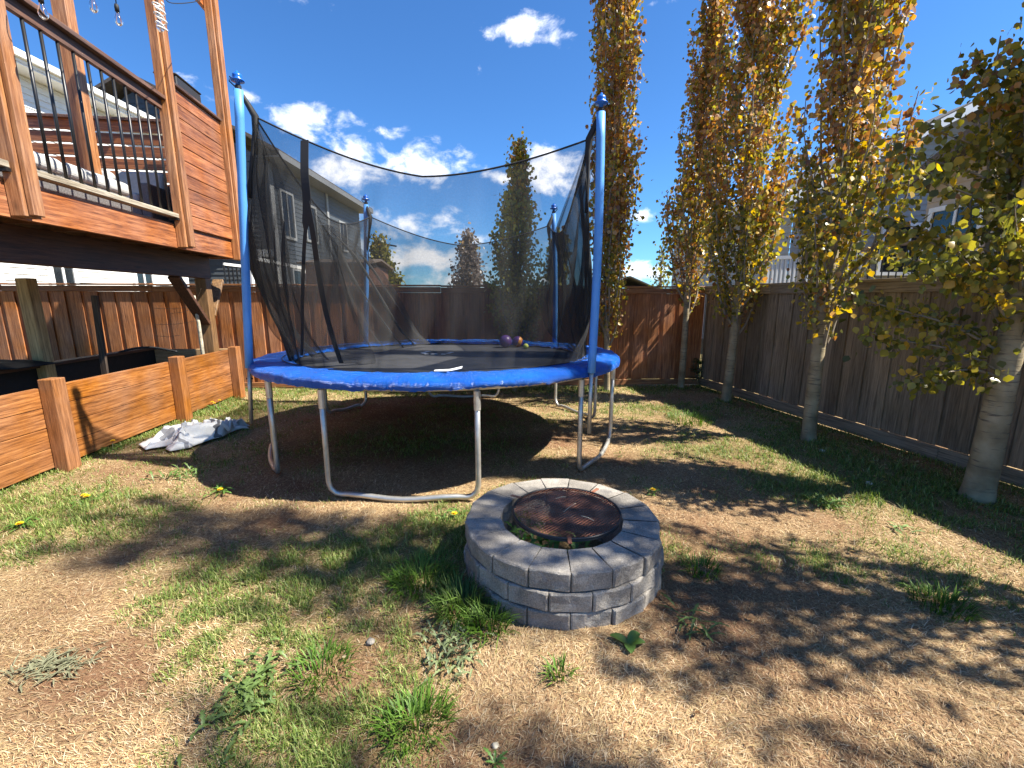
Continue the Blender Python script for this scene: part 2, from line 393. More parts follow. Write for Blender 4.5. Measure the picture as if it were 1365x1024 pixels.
# ------------------------------------------------------------------ ground
def gpx(x, y, px, py, rx, ry):
    c = on_z(px, py); return np.exp(-(((x - c.x) / rx)**2 + ((y - c.y) / ry)**2))
def green_mask(x, y):
    g = fbm(x * 1.1 + 3, y * 1.1 + 8, 4) * .85 + fbm(x * 3.6, y * 3.6 + 5, 3) * .55 - .60
    g = g + .24 * np.clip((-2.4 - x) / 1.2, 0, 1) * np.clip((y - 2.2), 0, 1)
    for (px, py, rx, ry, s) in ((560, 730, .8, .35, .50), (600, 690, .35, .2, .5), (480, 760, .9, .3, .36), (520, 950, .28, .26, .36), (450, 1000, .25, .18, .28),
                                (600, 890, .28, .22, .42), (300, 800, .8, .25, .3), (120, 690, .6, .35, .3), (40, 690, .6, .45, .6), (330, 930, .28, .22, .25),
                                (930, 600, .7, .35, .7), (870, 545, 1.2, .5, .5), (880, 520, 2.5, .35, .5), (560, 520, 3.2, .5, .7), (1090, 660, .5, .3, .6),
                                (1200, 640, .8, .5, .8), (1050, 590, .7, .6, .6), (500, 590, 1.4, .6, .35), (300, 550, .5, .8, .6), (1000, 640, .5, .25, .35),
                                (1340, 830, .5, .4, .35), (1060, 750, .3, .2, .3), (740, 660, 1.2, .25, .2), (400, 840, .5, .2, .25),
                                (90, 900, .5, .35, -.55), (60, 800, .5, .25, -.35), (100, 1000, .35, .2, -.35), (760, 950, .9, .5, -.55), (1050, 860, 1.5, .5, -.40), (1000, 690, 1.1, .25, -.35), (400, 690, .8, .18, -.4), (640, 640, 1.2, .5, -.12),
                                (860, 590, .5, .25, -.3), (500, 640, 1.0, .5, -.15), (1250, 950, 1.0, .4, -.3)):
        g = g + s * gpx(x, y, px, py, rx, ry)
    return np.clip(g * 1.15, 0, 1)
def dirt_mask(x, y):
    d = fbm(x * 1.7 + 31, y * 1.7 + 2, 4) * 1.15 - .46
    for (px, py, rx, ry, s) in ((110, 900, .45, .25, .35), (600, 790, .3, .16, .4), (670, 960, .25, .3, .3), (470, 940, .15, .3, .3), (560, 600, 1.4, .6, .3), (920, 650, .6, .2, .2), (1290, 690, .4, .5, .4),
                                (1000, 960, .9, .4, -.2), (1150, 690, .6, .3, -.1)):
        d = d + s * gpx(x, y, px, py, rx, ry)
    return np.clip(d * 2.2, 0, 1)

def ground_mat():
    m, nt, b, out = mat('lawn_thatch'); L = nt.links
    tc = N(nt, 'ShaderNodeTexCoord'); at = N(nt, 'ShaderNodeAttribute', attribute_name='Col')
    sp = N(nt, 'ShaderNodeSeparateColor'); L.new(at.outputs['Color'], sp.inputs[0])
    n1 = N(nt, 'ShaderNodeTexNoise', Scale=55.0, Detail=7.0, Roughness=.75, Distortion=1.0); L.new(tc.outputs['Object'], n1.inputs['Vector'])
    n2 = N(nt, 'ShaderNodeTexNoise', Scale=3.0, Detail=4.0); L.new(tc.outputs['Object'], n2.inputs['Vector'])
    straw = ramp(nt, n1.outputs[0], [(.32, (.12,.070,.036)), (.5, (.33,.225,.12)), (.66, (.60,.45,.25))])
    dirt = ramp(nt, n1.outputs[0], [(.32, (.085,.045,.025)), (.5, (.23,.125,.068)), (.7, (.42,.26,.145))])
    grn = ramp(nt, n1.outputs[0], [(.32, (.06,.055,.02)), (.5, (.16,.155,.05)), (.7, (.33,.29,.12))])
    c = mixc(nt, sp.outputs[1], straw, dirt); c = mixc(nt, math_n(nt, 'MULTIPLY', sp.outputs[0], .8), c, grn)
    L.new(c, b.inputs['Base Color']); b.inputs['Roughness'].default_value = .95; b.inputs['Specular IOR Level'].default_value = .1
    bump(nt, n1.outputs[0], .8, .025, b); return m
xs = np.concatenate([[-900, -200, -60, -20], np.arange(-9, 7.01, .06), [15, 40, 150, 900]])
ys = np.concatenate([[-300, -60, -15, -4], np.arange(-1, 9.01, .06), [14, 30, 90, 300, 1500]])
gx, gy = np.meshgrid(xs, ys); gx, gy = gx.ravel(), gy.ravel()
gz = np.where((np.abs(gx + 1) < 8.2) & (gy > -2) & (gy < 9.2), (fbm(gx * 2.2, gy * 2.2, 3) - .5) * .035, 0)
nx, ny = len(xs), len(ys)
ii = np.arange(nx * ny).reshape(ny, nx)
quads = np.stack([ii[:-1, :-1].ravel(), ii[:-1, 1:].ravel(), ii[1:, 1:].ravel(), ii[1:, :-1].ravel()], 1)
gc = np.zeros((len(gx), 3)); inside = (gy < 8.6) & (np.abs(gx) < 9); gc[:, 0] = np.where(inside, green_mask(gx, gy), .85); gc[:, 1] = np.where(inside, dirt_mask(gx, gy), .2)
ground = np_mesh('ground', np.stack([gx, gy, gz], 1), [quads], ground_mat(), col=gc, smooth=True)
tag(ground, kind='structure')
def ground_z(x, y): return (fbm(x * 2.2, y * 2.2, 3) - .5) * .035
def gz1(x, y): return float(ground_z(np.array([x]), np.array([y]))[0])

PIT = Vector((.30, 2.485)); PIT_R, PIT_IN, PIT_Z = .595, .37, .317

def blades(name, label, x, y, length, width, tilt, colr, material, kind='stuff', parent=None, z0=None, curl=.35, yaw=None):
    n = len(x); yaw = rng.random(n) * 2 * np.pi if yaw is None else yaw
    z0 = ground_z(x, y) - .004 if z0 is None else z0
    d = np.stack([np.cos(yaw), np.sin(yaw)], 1); s = np.stack([-d[:, 1], d[:, 0]], 1)
    def at(f, tl):
        return np.stack([x + d[:, 0] * length * f * np.sin(tl), y + d[:, 1] * length * f * np.sin(tl), z0 + length * f * np.cos(tl)], 1)
    t2 = np.clip(tilt + curl * rng.random(n), 0, 1.62)
    p0 = np.stack([x, y, z0], 1); p1 = at(.55, tilt); p2 = at(1.0, t2)
    p2[:, 2] = np.maximum(p2[:, 2], z0 + .003)
    s3 = np.concatenate([s, np.zeros((n, 1))], 1) * (width / 2)[:, None]
    V = np.empty((n, 5, 3)); V[:, 0] = p0 - s3; V[:, 1] = p0 + s3; V[:, 2] = p1 + s3 * .8; V[:, 3] = p1 - s3 * .8; V[:, 4] = p2
    b = np.arange(n)[:, None] * 5
    q = b + np.array([[0, 1, 2, 3]]); t = b + np.array([[3, 2, 4]])
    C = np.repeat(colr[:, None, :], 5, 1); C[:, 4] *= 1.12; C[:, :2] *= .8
    o = np_mesh(name, V.reshape(-1, 3), [q, t], material, parent, C.reshape(-1, 3))
    if label: tag(o, label, name.replace('_', ' '), kind=kind)
    return o
def scatter(n, y0=.55, y1=8.15):
    u = rng.random(n); y = y0 * (y1 / y0) ** (u ** .92)
    hw = np.minimum(1.33 * y + 1.0, 6); x = (rng.random(n) * 2 - 1) * hw
    k = (x < fence_x(y) - .03) & (x > -4.75) & (np.hypot(x - PIT.x, y - PIT.y) > PIT_R + .005) & (y < backfence_y(x) - .03)
    return x[k], y[k]
# dry straw
x, y = scatter(560000); gm, dm = green_mask(x, y), dirt_mask(x, y)
k = rng.random(len(x)) < (1 - .55 * dm) * (1 - .25 * gm); x, y, dm, gm = x[k], y[k], dm[k], gm[k]; n = len(x)
pal = np.array([(.64,.46,.265), (.53,.37,.195), (.44,.275,.14), (.74,.59,.38), (.33,.18,.09), (.57,.43,.21)])
c = pal[rng.integers(0, len(pal), n)] * (.75 + .5 * rng.random((n, 1))) * (1 - .35 * dm)[:, None] * (.70 + .5 * fbm(x * 2, y * 2, 3))[:, None]
flow = fbm(x * .6 + 5, y * .6, 2) * 9
yaw = np.where(rng.random(n) < .5, flow + rng.normal(0, .6, n), rng.random(n) * 6.283)
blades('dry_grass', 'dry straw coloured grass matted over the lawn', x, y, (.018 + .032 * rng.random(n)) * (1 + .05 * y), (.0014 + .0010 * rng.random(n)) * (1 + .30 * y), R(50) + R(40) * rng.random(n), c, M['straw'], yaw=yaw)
# green grass
x, y = scatter(620000); gm = green_mask(x, y)
fine = fbm(x * 11, y * 11, 2)
k = (rng.random(len(x)) < np.clip(gm * 1.7 * (fine * 2.6 - .75), 0, 1)); x, y, gm = x[k], y[k], gm[k]; n = len(x)
ex, ey = [], []
for (tx, ty, tr_) in ((3.02, 7.85, .06), (3.36, 6.78, .075), (3.42, 4.86, .075), (3.76, 3.38, .10), (1.66, 7.62, .055)):
    a_ = rng.random(260) * 6.283; r_ = tr_ * 1.05 + np.abs(rng.normal(0, .055, 260)); ex.append(tx + r_ * np.cos(a_)); ey.append(ty + r_ * np.sin(a_))
# strip of longer grass at the foot of the planter and fences
u_ = rng.random(2600); ex.append(-4.30 + .0735 * (4.0 - (3.2 + 3.9 * u_)) + np.abs(rng.normal(0, .07, 2600))); ey.append(3.2 + 3.9 * u_)
u_ = rng.random(2200); yy_ = 2.2 + 5.8 * u_; ex.append(fence_x(yy_) - .09 - np.abs(rng.normal(0, .06, 2200))); ey.append(yy_)
ex, ey = np.concatenate(ex), np.concatenate(ey); x, y, gm = np.concatenate([x, ex]), np.concatenate([y, ey]), np.concatenate([gm, np.full(len(ex), .95)]); n = len(x)
pal = np.array([(.13,.20,.03), (.18,.25,.045), (.10,.155,.025), (.25,.30,.08), (.36,.37,.13), (.16,.23,.06)])
c = pal[rng.integers(0, len(pal), n)] * (.7 + .6 * rng.random((n, 1)))
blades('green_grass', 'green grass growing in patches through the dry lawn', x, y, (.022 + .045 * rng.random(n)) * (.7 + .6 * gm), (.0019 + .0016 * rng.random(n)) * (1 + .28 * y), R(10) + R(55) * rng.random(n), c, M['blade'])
print('green', n)

# ------------------------------------------------------------------ weeds
def leaf_strip(V, Fq, C, base, yaw, length, width, rise, col, lobes=True, droop=.6):
    n0 = len(V); d = Vector((math.cos(yaw), math.sin(yaw), 0)); s = Vector((-d.y, d.x, 0)); K = 9
    for i in range(K + 1):
        t = i / K
        w = width * math.sin(math.pi * min(1, .12 + .88 * t)) ** .7 * (.45 + .75 * t if lobes else 1)
        if lobes and i % 2: w *= .45
        if i == K: w = width * .06
        z = rise * length * (math.sin(t * math.pi * .62) - droop * t * t * .6) + .008
        p = Vector(base) + d * (length * t) + Vector((0, 0, z))
        up = Vector((0, 0, abs(w) * .22))
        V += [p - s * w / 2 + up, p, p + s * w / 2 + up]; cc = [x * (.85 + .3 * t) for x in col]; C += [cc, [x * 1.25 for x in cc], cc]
    for i in range(K):
        a = n0 + 3 * i; Fq += [(a, a+1, a+4, a+3), (a+1, a+2, a+5, a+4)]
def weed(px, py, label, nl=16, length=.12, width=.03, rise=.35, flowers=(), col=(.09, .17, .035), lobes=True, name='dandelion_plant', cat='weed', group=None, spread=None):
    c0 = on_z(px, py); c0.z = gz1(c0.x, c0.y); V, Fq, C = [], [], []
    for i in range(nl):
        k = rnd.uniform(.7, 1.3); L0 = length * rnd.uniform(.55, 1.1)
        sx, sy = spread or (length * .32, length * .32)
        leaf_strip(V, Fq, C, (rnd.gauss(0, sx), rnd.gauss(0, sy), 0), i * 2.399 + rnd.uniform(-.3, .3), L0, width * rnd.uniform(.8, 1.2), rise * rnd.uniform(.4, 1.3), [x * k for x in col], lobes)
    t = thing(name, label, cat, c0, 0, group)
    np_mesh('rosette', np.array([tuple(p) for p in V]), [np.array(Fq)], M['weedleaf'], t, np.array(C), smooth=True)
    for (fx, fy, fh) in flowers:
        f = MB(); f.tube([(fx * .4, fy * .4, .01), (fx, fy, fh)], .0022, 6); so_ = f.build('stem', M['twig'], t)
        p = MB()
        for ring, (rr, zz, k) in enumerate(((.021, .004, 18), (.016, .009, 14), (.009, .012, 9))):
            for i in range(k):
                a = 2 * math.pi * i / k + ring; ca, sa = math.cos(a), math.sin(a)
                p.add([(fx, fy, fh), (fx + ca * rr - sa * .0035, fy + sa * rr + ca * .0035, fh + zz), (fx + ca * rr * 1.12, fy + sa * rr * 1.12, fh + zz + .001), (fx + ca * rr + sa * .0035, fy + sa * rr - ca * .0035, fh + zz)], [(0, 1, 2, 3)])
        p.build('flower', M['petal'], t)
    return t
GW = 'dandelions and rosette weeds in the lawn'
weed(335, 925, 'large flat dandelion rosette in straw, lower left of the lawn', 110, .075, .026, .45, col=(.12,.18,.05), group=GW, spread=(.055, .10))
weed(928, 832, 'lone dark dandelion rosette right of the fire pit', 16, .14, .022, .30, col=(.07, .115, .03), group=GW)
weed(600, 870, 'pale green bushy dandelion below the tall grass tuft by the fire pit', 90, .075, .02, .7, col=(.17, .205, .095), spread=(.07, .09), group=GW)
weed(72, 890, 'flat grey-green weed mat on bare ground at lower left', 150, .075, .007, .25, col=(.20, .20, .12), spread=(.07, .045), lobes=False, group=GW)
weed(838, 862, 'small broad-leaved weed in straw in front of the fire pit', 4, .09, .05, .35, lobes=False, group=GW, spread=(0, 0))
weed(604, 692, 'yellow dandelion in bloom against left of the fire pit', 12, .11, .025, .4, [(.01, .0, .045)], group=GW)
weed(870, 661, 'yellow dandelion in bloom behind right of the fire pit', 10, .10, .025, .4, [(0, 0, .05)], group=GW)
weed(117, 668, 'dandelion with two yellow blooms on lawn before the planter', 14, .12, .026, .3, [(0, 0, .045), (-.05, .03, .04)], group=GW)
weed(28, 706, 'dandelion with one yellow bloom at the left edge of the lawn', 14, .13, .026, .3, [(0, 0, .04)], group=GW)
weed(148, 602, 'dandelion in bloom at foot of the planter beside the towel', 18, .15, .03, .5, [(.02, .02, .11)], group=GW)
weed(294, 546, 'dandelion with three blooms by last planter post', 16, .16, .03, .5, [(0, 0, .14), (-.07, -.02, .10), (-.13, .03, .11)], group=GW)
weed(294, 657, 'dandelion with tiny bloom at the trampoline shadow edge', 16, .13, .028, .3, [(0, 0, .03)], group=GW)
weed(240, 635, 'bushy green weed between towel and trampoline shadow', 50, .11, .024, .6, col=(.12, .19, .05), spread=(.10, .07), group=GW)
weed(1100, 672, 'green dandelion rosette in sun near right fence shadow', 44, .11, .024, .45, col=(.12, .20, .045), spread=(.05, .04), group=GW)
weed(1200, 706, 'small pale weed in bright straw beside the fence shadow', 9, .10, .028, .2, col=(.16, .24, .08), group=GW)
weed(660, 1018, 'narrow weed at the bottom edge of the lawn', 7, .06, .018, .6, group=GW, spread=(0, 0))
def tuft(px, py, label, n, length, spread, tl=.9, pal=((.09, .18, .02), (.13, .23, .03), (.06, .12, .015))):
    c0 = on_z(px, py); c0.z = 0
    a = rng.random(n) * 6.283; r = spread * np.sqrt(rng.random(n)); x, y = r * np.cos(a), r * np.sin(a)
    pl = np.array(pal); c = pl[rng.integers(0, len(pl), n)] * (.7 + .6 * rng.random((n, 1)))
    o = blades('grass_tuft', None, x, y, length * (.5 + .6 * rng.random(n)), .004 + .004 * rng.random(n), tl * (.1 + r / spread * .7) * (.4 + .8 * rng.random(n)), c, M['blade'], z0=np.full(n, gz1(c0.x, c0.y) - .005), curl=.8, yaw=a + rng.normal(0, .5, n))
    o.location = (c0.x, c0.y, 0); tag(o, label, 'grass tuft', 'grass tufts on the lawn')
tuft(618, 812, 'tall dark green grass tuft leaning on the fire pit', 420, .17, .13, pal=((.08, .14, .025), (.11, .18, .035), (.055, .10, .018)))
tuft(565, 775, 'low dark green clump left of the tall tuft by fire pit', 420, .13, .17)
tuft(652, 838, 'short grass clump under the front left of fire pit', 200, .15, .09)
tuft(1255, 806, 'dark green tuft in shaded straw at right of the lawn', 260, .10, .13)
tuft(555, 965, 'bright green tuft near the bottom centre of the lawn', 320, .10, .12)
tuft(430, 895, 'sparse green tuft between dandelion rosette and bottom grass', 220, .09, .12)
tuft(745, 900, 'thin green tuft in straw in front of the fire pit', 60, .09, .05)
tuft(935, 760, 'small dark tuft in shade right of the fire pit', 160, .08, .11)
tuft(920, 560, 'long grass clump by trunks near the back corner', 400, .13, .3)

# ------------------------------------------------------------------ fire pit
pit = thing('fire_pit', 'round fire pit of three grey split-face block courses', 'fire pit', (PIT.x, PIT.y, 0))
NB = 17
def block(bi, course):
    a0 = 2 * math.pi * (bi + .5 * (course % 2) + .18) / NB; da = 2 * math.pi / NB
    z0 = .105 * course - .012 + rnd.uniform(-.001, .001); z1 = z0 + .1015
    ro = PIT_R + rnd.uniform(-.009, .009) - .005 * course; ri = PIT_IN
    g = .0036; nu, nv = 7, 5; mb = MB()
    half = da / 2
    # outer face as a rough grid, straight between its two corners
    c_o = ro * math.cos(half); w_o = ro * math.sin(half) - g; c_i = ri * math.cos(half); w_i = ri * math.sin(half) - g
    vs = []; fs = []
    def P(depth, s, z): # local: x radial, y tangential
        return Matrix.Rotation(a0, 4, 'Z') @ Vector((depth, s, z))
    for j in range(nv):
        for i in range(nu):
            u, v = (0, .04, .3, .5, .7, .96, 1)[i], (0, .07, .5, .93, 1)[j]
            ch = .006
            ez = min(v, 1 - v); eu = min(u, 1 - u)
            dpt = c_o - (ch if ez == 0 else 0) - (ch if eu == 0 else 0) + (rnd.uniform(-.004, .005) if ez > 0 and eu > 0 else 0)
            vs.append(P(dpt, -w_o + 2 * w_o * u, z0 + (z1 - z0) * v))
    for j in range(nv - 1):
        for i in range(nu - 1): fs.append((j*nu + i, j*nu + i + 1, (j+1)*nu + i + 1, (j+1)*nu + i))
    b = len(vs); vs += [P(c_i, -w_i, z0), P(c_i, w_i, z0), P(c_i, w_i, z1), P(c_i, -w_i, z1)]
    top = [(nv-1)*nu + i for i in range(nu)]; bot = list(range(nu))
    fs.append(tuple(top + [b + 2, b + 3])); fs.append(tuple(bot[::-1] + [b, b + 1]))
    fs.append(tuple([j*nu for j in range(nv)][::-1] + [b + 3, b][::1])[::-1]) ; fs.append(tuple([j*nu + nu - 1 for j in range(nv)] + [b + 2, b + 1])[::-1])
    fs.append((b + 1, b, b + 3, b + 2))
    mb.add(vs, fs); o = mb.build('block', M['stone'], pit)
    bmx = bmesh.new(); bmx.from_mesh(o.data); bmesh.ops.recalc_face_normals(bmx, faces=bmx.faces); bmx.to_mesh(o.data); bmx.free()
    m = o.modifiers.new('bevel', 'BEVEL'); m.width = .003; m.segments = 2; m.limit_method = 'ANGLE'; m.angle_limit = R(50)
for cidx in range(3):
    for i in range(NB): block(i, cidx)
# weeds inside the pit
V, Fq, C = [], [], []
for i in range(70):
    a, rr = rnd.uniform(2.2, 5.6), rnd.uniform(.1, .33)
    k = rnd.uniform(.6, 1.3); leaf_strip(V, Fq, C, (rr * math.cos(a), rr * math.sin(a), rnd.uniform(.06, .19)), rnd.uniform(0, 6.28), rnd.uniform(.06, .13), .03, rnd.uniform(.3, .9), [.09 * k, .2 * k, .03 * k], rnd.random() < .5)
o = np_mesh('pit_weeds', np.array([tuple(p) for p in V]), [np.array(Fq)], M['weedleaf'], None, np.array(C)); o.location = (PIT.x, PIT.y, 0)
tag(o, 'leafy green weeds growing inside the fire pit', 'weeds', kind='stuff')
# grate
GR = .325; gl = Vector((PIT.x + .032, PIT.y + .030, PIT_Z + .004))
gt = thing('fire_grate', 'round rusty mesh cooking grate lying over the fire pit', 'grate', gl, R(8))
g = MB(); pth = [(GR * math.cos(a), GR * math.sin(a), 0) for a in np.linspace(0, 2 * math.pi, 61)]
for zz in (0,): g.tube(pth, .0075, 8, cap=False)
g.lathe([(GR + .004, -.016), (GR + .004, .006), (GR - .001, .006), (GR - .001, -.016), (GR + .004, -.016)], 60); g.build('rim', M['blackbox'], gt, smooth=True)
g = MB(); dx, dy = .030, .0125; rows = int(2 * GR / dy)
for r_ in range(-rows // 2, rows // 2 + 1):
    yy = r_ * dy
    if abs(yy) >= GR - .004: continue
    hw = math.sqrt(GR**2 - yy**2); k0 = -int(hw / (dx / 2)); k1 = -k0
    if k1 - k0 < 2: continue
    pts = []
    for kk in range(k0, k1 + 1):
        sgn = 1 if (kk + r_) % 2 else -1
        xx = kk * dx / 2
        if math.hypot(xx, yy) < GR - .002: pts.append((xx, yy + sgn * dy * .5, .002 - .010 * (1 - (xx * xx + yy * yy) / GR**2)))
    if len(pts) > 1: g.ribbon(pts, (0, 1, .35), .0034)
g.build('mesh_sheet', M['rust'], gt, solid=.0016)
for a in (R(142), R(42), R(258)):
    g = MB(); ca, sa = math.cos(a), math.sin(a)
    g.bar((ca * (GR - .01), sa * (GR - .01), .009), (ca * (GR + .065), sa * (GR + .065), .009), .022, .005); g.build('tab', M['rust'], gt, bevel=.001)
# twigs lying on the grate
for i, (dx_, dy_, a, l_) in enumerate(((-.02, -.04, .9, .14), (.08, -.09, -.8, .09), (-.05, .14, .3, .07))):
    g = MB(); g.tube([(0, 0, 0), (math.cos(a) * l_ * .5, math.sin(a) * l_ * .5, .006), (math.cos(a) * l_, math.sin(a) * l_, .003)], .0016, 5)
    o = g.build('dry_twig', M['birch']); o.location = (gl.x + dx_, gl.y + dy_, gl.z + .012)
    tag(o, ('longest pale dry stalk lying across middle of the grate', 'short pale dry stalk lying near front right of the grate', 'shortest dry stalk lying at back left of the grate')[i], 'twig', 'dry stalks on the grate')

# ------------------------------------------------------------------ trampoline
TC = Vector((-.78, 5.15)); TILTZ = .019
tr = thing('trampoline', 'round blue and black trampoline with a safety net', 'trampoline', (TC.x, TC.y, 0))
def tp(r, deg, z):  # local point on the trampoline; z is height at centre, the disc leans slightly
    a = R(deg); y = r * math.sin(a); return Vector((r * math.cos(a), y, z - TILTZ * y))
# frame ring
g = MB(); g.tube([tp(1.92, d, .90) for d in np.linspace(0, 360, 73)], .024, 10, cap=False); g.build('frame_ring', M['steel'], tr, smooth=True)
# pad: padded annulus with skirt, wrinkled
prof = [(1.585, .950), (1.60, .972), (1.68, .985), (1.80, .992), (1.90, .988), (1.955, .975), (1.985, .950), (1.985, .915), (1.975, .893)]
NP = 720; V, F = [], []
for k in range(NP):
    d = 360 * k / NP; seam = abs(((d + 12) % 45) - 22.5)
    for j, (r_, z_) in enumerate(prof):
        w = (fbm(np.array([d * .45 + j * .3]), np.array([j * .9 + 4.]), 4)[0] - .5) * 1.1 + (1 - abs(2 * fbm(np.array([d * 1.1 + j * .9]), np.array([j * .7 + d * .21]), 3)[0] - 1) - .75) * 1.1
        w2 = (fbm(np.array([d * .09]), np.array([j * .1 + 9.]), 2)[0] - .5)
        dip = -.012 * max(0, 1 - (22.5 - seam) / 1.5) if seam > 21 else 0
        p = tp(r_ + w * .016 + (w2 * .03 if j > 4 else 0), d, z_ + w * .020 + w2 * .025 + dip - (w2 * .05 if j == 8 else 0))
        V.append(tuple(p))
m_ = len(prof)
for k in range(NP):
    k2 = (k + 1) % NP
    for j in range(m_ - 1): F.append((k*m_ + j, k2*m_ + j, k2*m_ + j + 1, k*m_ + j + 1)[::-1])
g = MB(); g.add(V, F); g.build('pad', M['vinyl'], tr, smooth=True)
# seam piping on pad
g = MB(); g.tube([tp(1.70, d, .992) for d in np.linspace(0, 360, 145)], .004, 6, cap=False); g.build('pad_seam', M['strap'], tr)
# mat
V = [(0, 0, .925)]; F = []
RR = (.3, .7, 1.1, 1.4, 1.60, 1.64)
for i, r_ in enumerate(RR):
    for k in range(96): V.append(tuple(tp(r_, 360 * k / 96, .925 + .012 * (r_ / 1.6)**2)))
for k in range(96): F.append((0, 1 + k, 1 + (k + 1) % 96))
for i in range(len(RR) - 1):
    for k in range(96):
        k2 = (k + 1) % 96; F.append((1 + i*96 + k, 1 + (i+1)*96 + k, 1 + (i+1)*96 + k2, 1 + i*96 + k2))
g = MB(); g.add(V, F); g.build('jump_mat', M['mat'], tr, smooth=True)
# white printed marks on the mat
g = MB()
for (x0, y0, x1, y1) in ((563, 470, 572, 467.5), (563, 470, 569, 472), (574, 472, 583, 471.6), (588, 472, 594, 472), (597, 471, 603, 469)):
    a, b_ = on_z(x0, y0, .935), on_z(x1, y1, .935)
    a -= Vector((TC.x, TC.y, 0)); b_ -= Vector((TC.x, TC.y, 0))
    for q in (a, b_): q.z = .925 - TILTZ * q.y + .012
    g.bar(a, b_, .05, .002)
g.build('mat_marking', M['whitetag'], tr)
# white label on the pad
t0 = on_z(578, 499, 1.02) - Vector((TC.x, TC.y, 0)); t1 = on_z(618, 498, 1.02) - Vector((TC.x, TC.y, 0))
g = MB(); pts = []
for i in range(9):
    f = i / 8; p = t0.lerp(t1, f); a = math.degrees(math.atan2(p.y, p.x)); q = tp(1.70 - .015 * f, a, 1.004 + .022 * max(0, f - .55) * 2); pts.append(q)
g.ribbon(pts, (0, 1, .1), [.035 + .03 * min(1, i / 6) for i in range(9)]); g.build('white_label', M['whitetag'], tr, solid=.003)
# legs: U frames
LEGS = [(-150, 16), (-93, 18.5), (-27, 16.5), (28, 14), (90, 17), (147, 10)]
for (c_, h_) in LEGS:
    pa, pb = tp(1.92, c_ - h_, .89), tp(1.92, c_ + h_, .89)
    ga, gb = Vector((pa.x, pa.y, .035)), Vector((pb.x, pb.y, .035)); dirv = (gb - ga).normalized(); outw = Vector((pa.x + pb.x, pa.y + pb.y, 0)).normalized()
    path = [pa, pa.lerp(Vector((pa.x, pa.y, .0)), .5), Vector((pa.x, pa.y, .20)), Vector((pa.x, pa.y, .14))]
    for t in (.35, .7, 1.0):
        a = t * math.pi / 2; path.append(Vector((pa.x, pa.y, .035 + .105 * (1 - math.sin(a)))) + dirv * .10 * (1 - math.cos(a)))
    Lh = (gb - ga).length
    for f in np.linspace(.14, .86, 9):
        path.append(ga + dirv * Lh * f + outw * .045 * math.sin(math.pi * f) + Vector((0, 0, .012 * math.sin(3 * math.pi * f))))
    for t in (1.0, .7, .35):
        a = t * math.pi / 2; path.append(Vector((pb.x, pb.y, .035 + .105 * (1 - math.sin(a)))) - dirv * .10 * (1 - math.cos(a)))
    path += [Vector((pb.x, pb.y, .14)), Vector((pb.x, pb.y, .20)), pb.lerp(Vector((pb.x, pb.y, 0)), .5), pb]
    g = MB(); g.tube(path, .0225, 10); lg = g.build('leg', M['steel'], tr, smooth=True)
    for q in (pa, pb):
        s = MB(); s.tube([(q.x, q.y, q.z - .02), (q.x, q.y, q.z - .17)], .0275, 10)
        s.build('sleeve', M['steel'], lg, smooth=False)
# poles
POLES = {'fl': (-148.6, 2.015, (318, 120), 3.92), 'fr': (-43.0, 2.005, (801, 150), 3.80), 'br': (44.0, 1.98, (738, 285), 6.5), 'bl': (135.5, 1.98, (488, 273), 6.5)}
TOPS = {}
for key, (deg, r_, (px, py), Y) in POLES.items():
    b = tp(r_, deg, .0); b.z = 0; top = on_y(px, py, Y) - Vector((TC.x, TC.y, 0)); TOPS[key] = top
    foot = Vector((b.x, b.y, .45)); at = lambda z: foot.lerp(top, (z - .45) / (top.z - .45))
    bow = Vector((0.012, -.02, 0))
    zf = .965 if key in ('fl', 'fr') else .9
    pl = MB(); pl.tube([at(.42), at(1.0)], .019, 10); pole = pl.build('pole', M['steel'], tr, smooth=True)
    fm = MB(); pts = [at(z) + bow * math.sin(math.pi * (z - zf) / (top.z - zf)) for z in np.linspace(zf, top.z, 12)]
    fm.tube([pts[0] - Vector((0, 0, .004))] + pts, [.020] + [.035] * 12, 14); fm.build('foam_sleeve', M['foam'], pole, smooth=True)
    cp = MB(); d = (top - foot).normalized()
    cp.lathe([(0, .0), (.017, 0), (.017, .055), (.05, .062), (.052, .07), (.030, .080), (.036, .094), (.034, .110), (.020, .122), (.010, .126), (.008, .138), (0, .14)], 16, top)
    cp.build('cap', M['cap'], pole, smooth=True)
    hk = MB(); s_ = Vector((-.028 if 'l' in key else .028, -.02, 0))
    hk.tube([top + Vector((0, 0, .05)), top + s_ * 1.6 + Vector((0, 0, .085)), top + s_ * 1.7 + Vector((0, 0, .05)), top + s_ * .4 + Vector((0, 0, .012))], .005, 6); hk.tube([top + Vector((0, 0, .0)), top + Vector((0, 0, .03))], .024, 10)
    hk.build('hook', M['strap'], pole)
    bt = MB(); 
    for z in (.56, .86): bt.tube([at(z) + Vector((-.03, 0, 0)), at(z) + Vector((.03, 0, 0))], .007, 6)
    bt.build('bolt', M['strap'], pole)
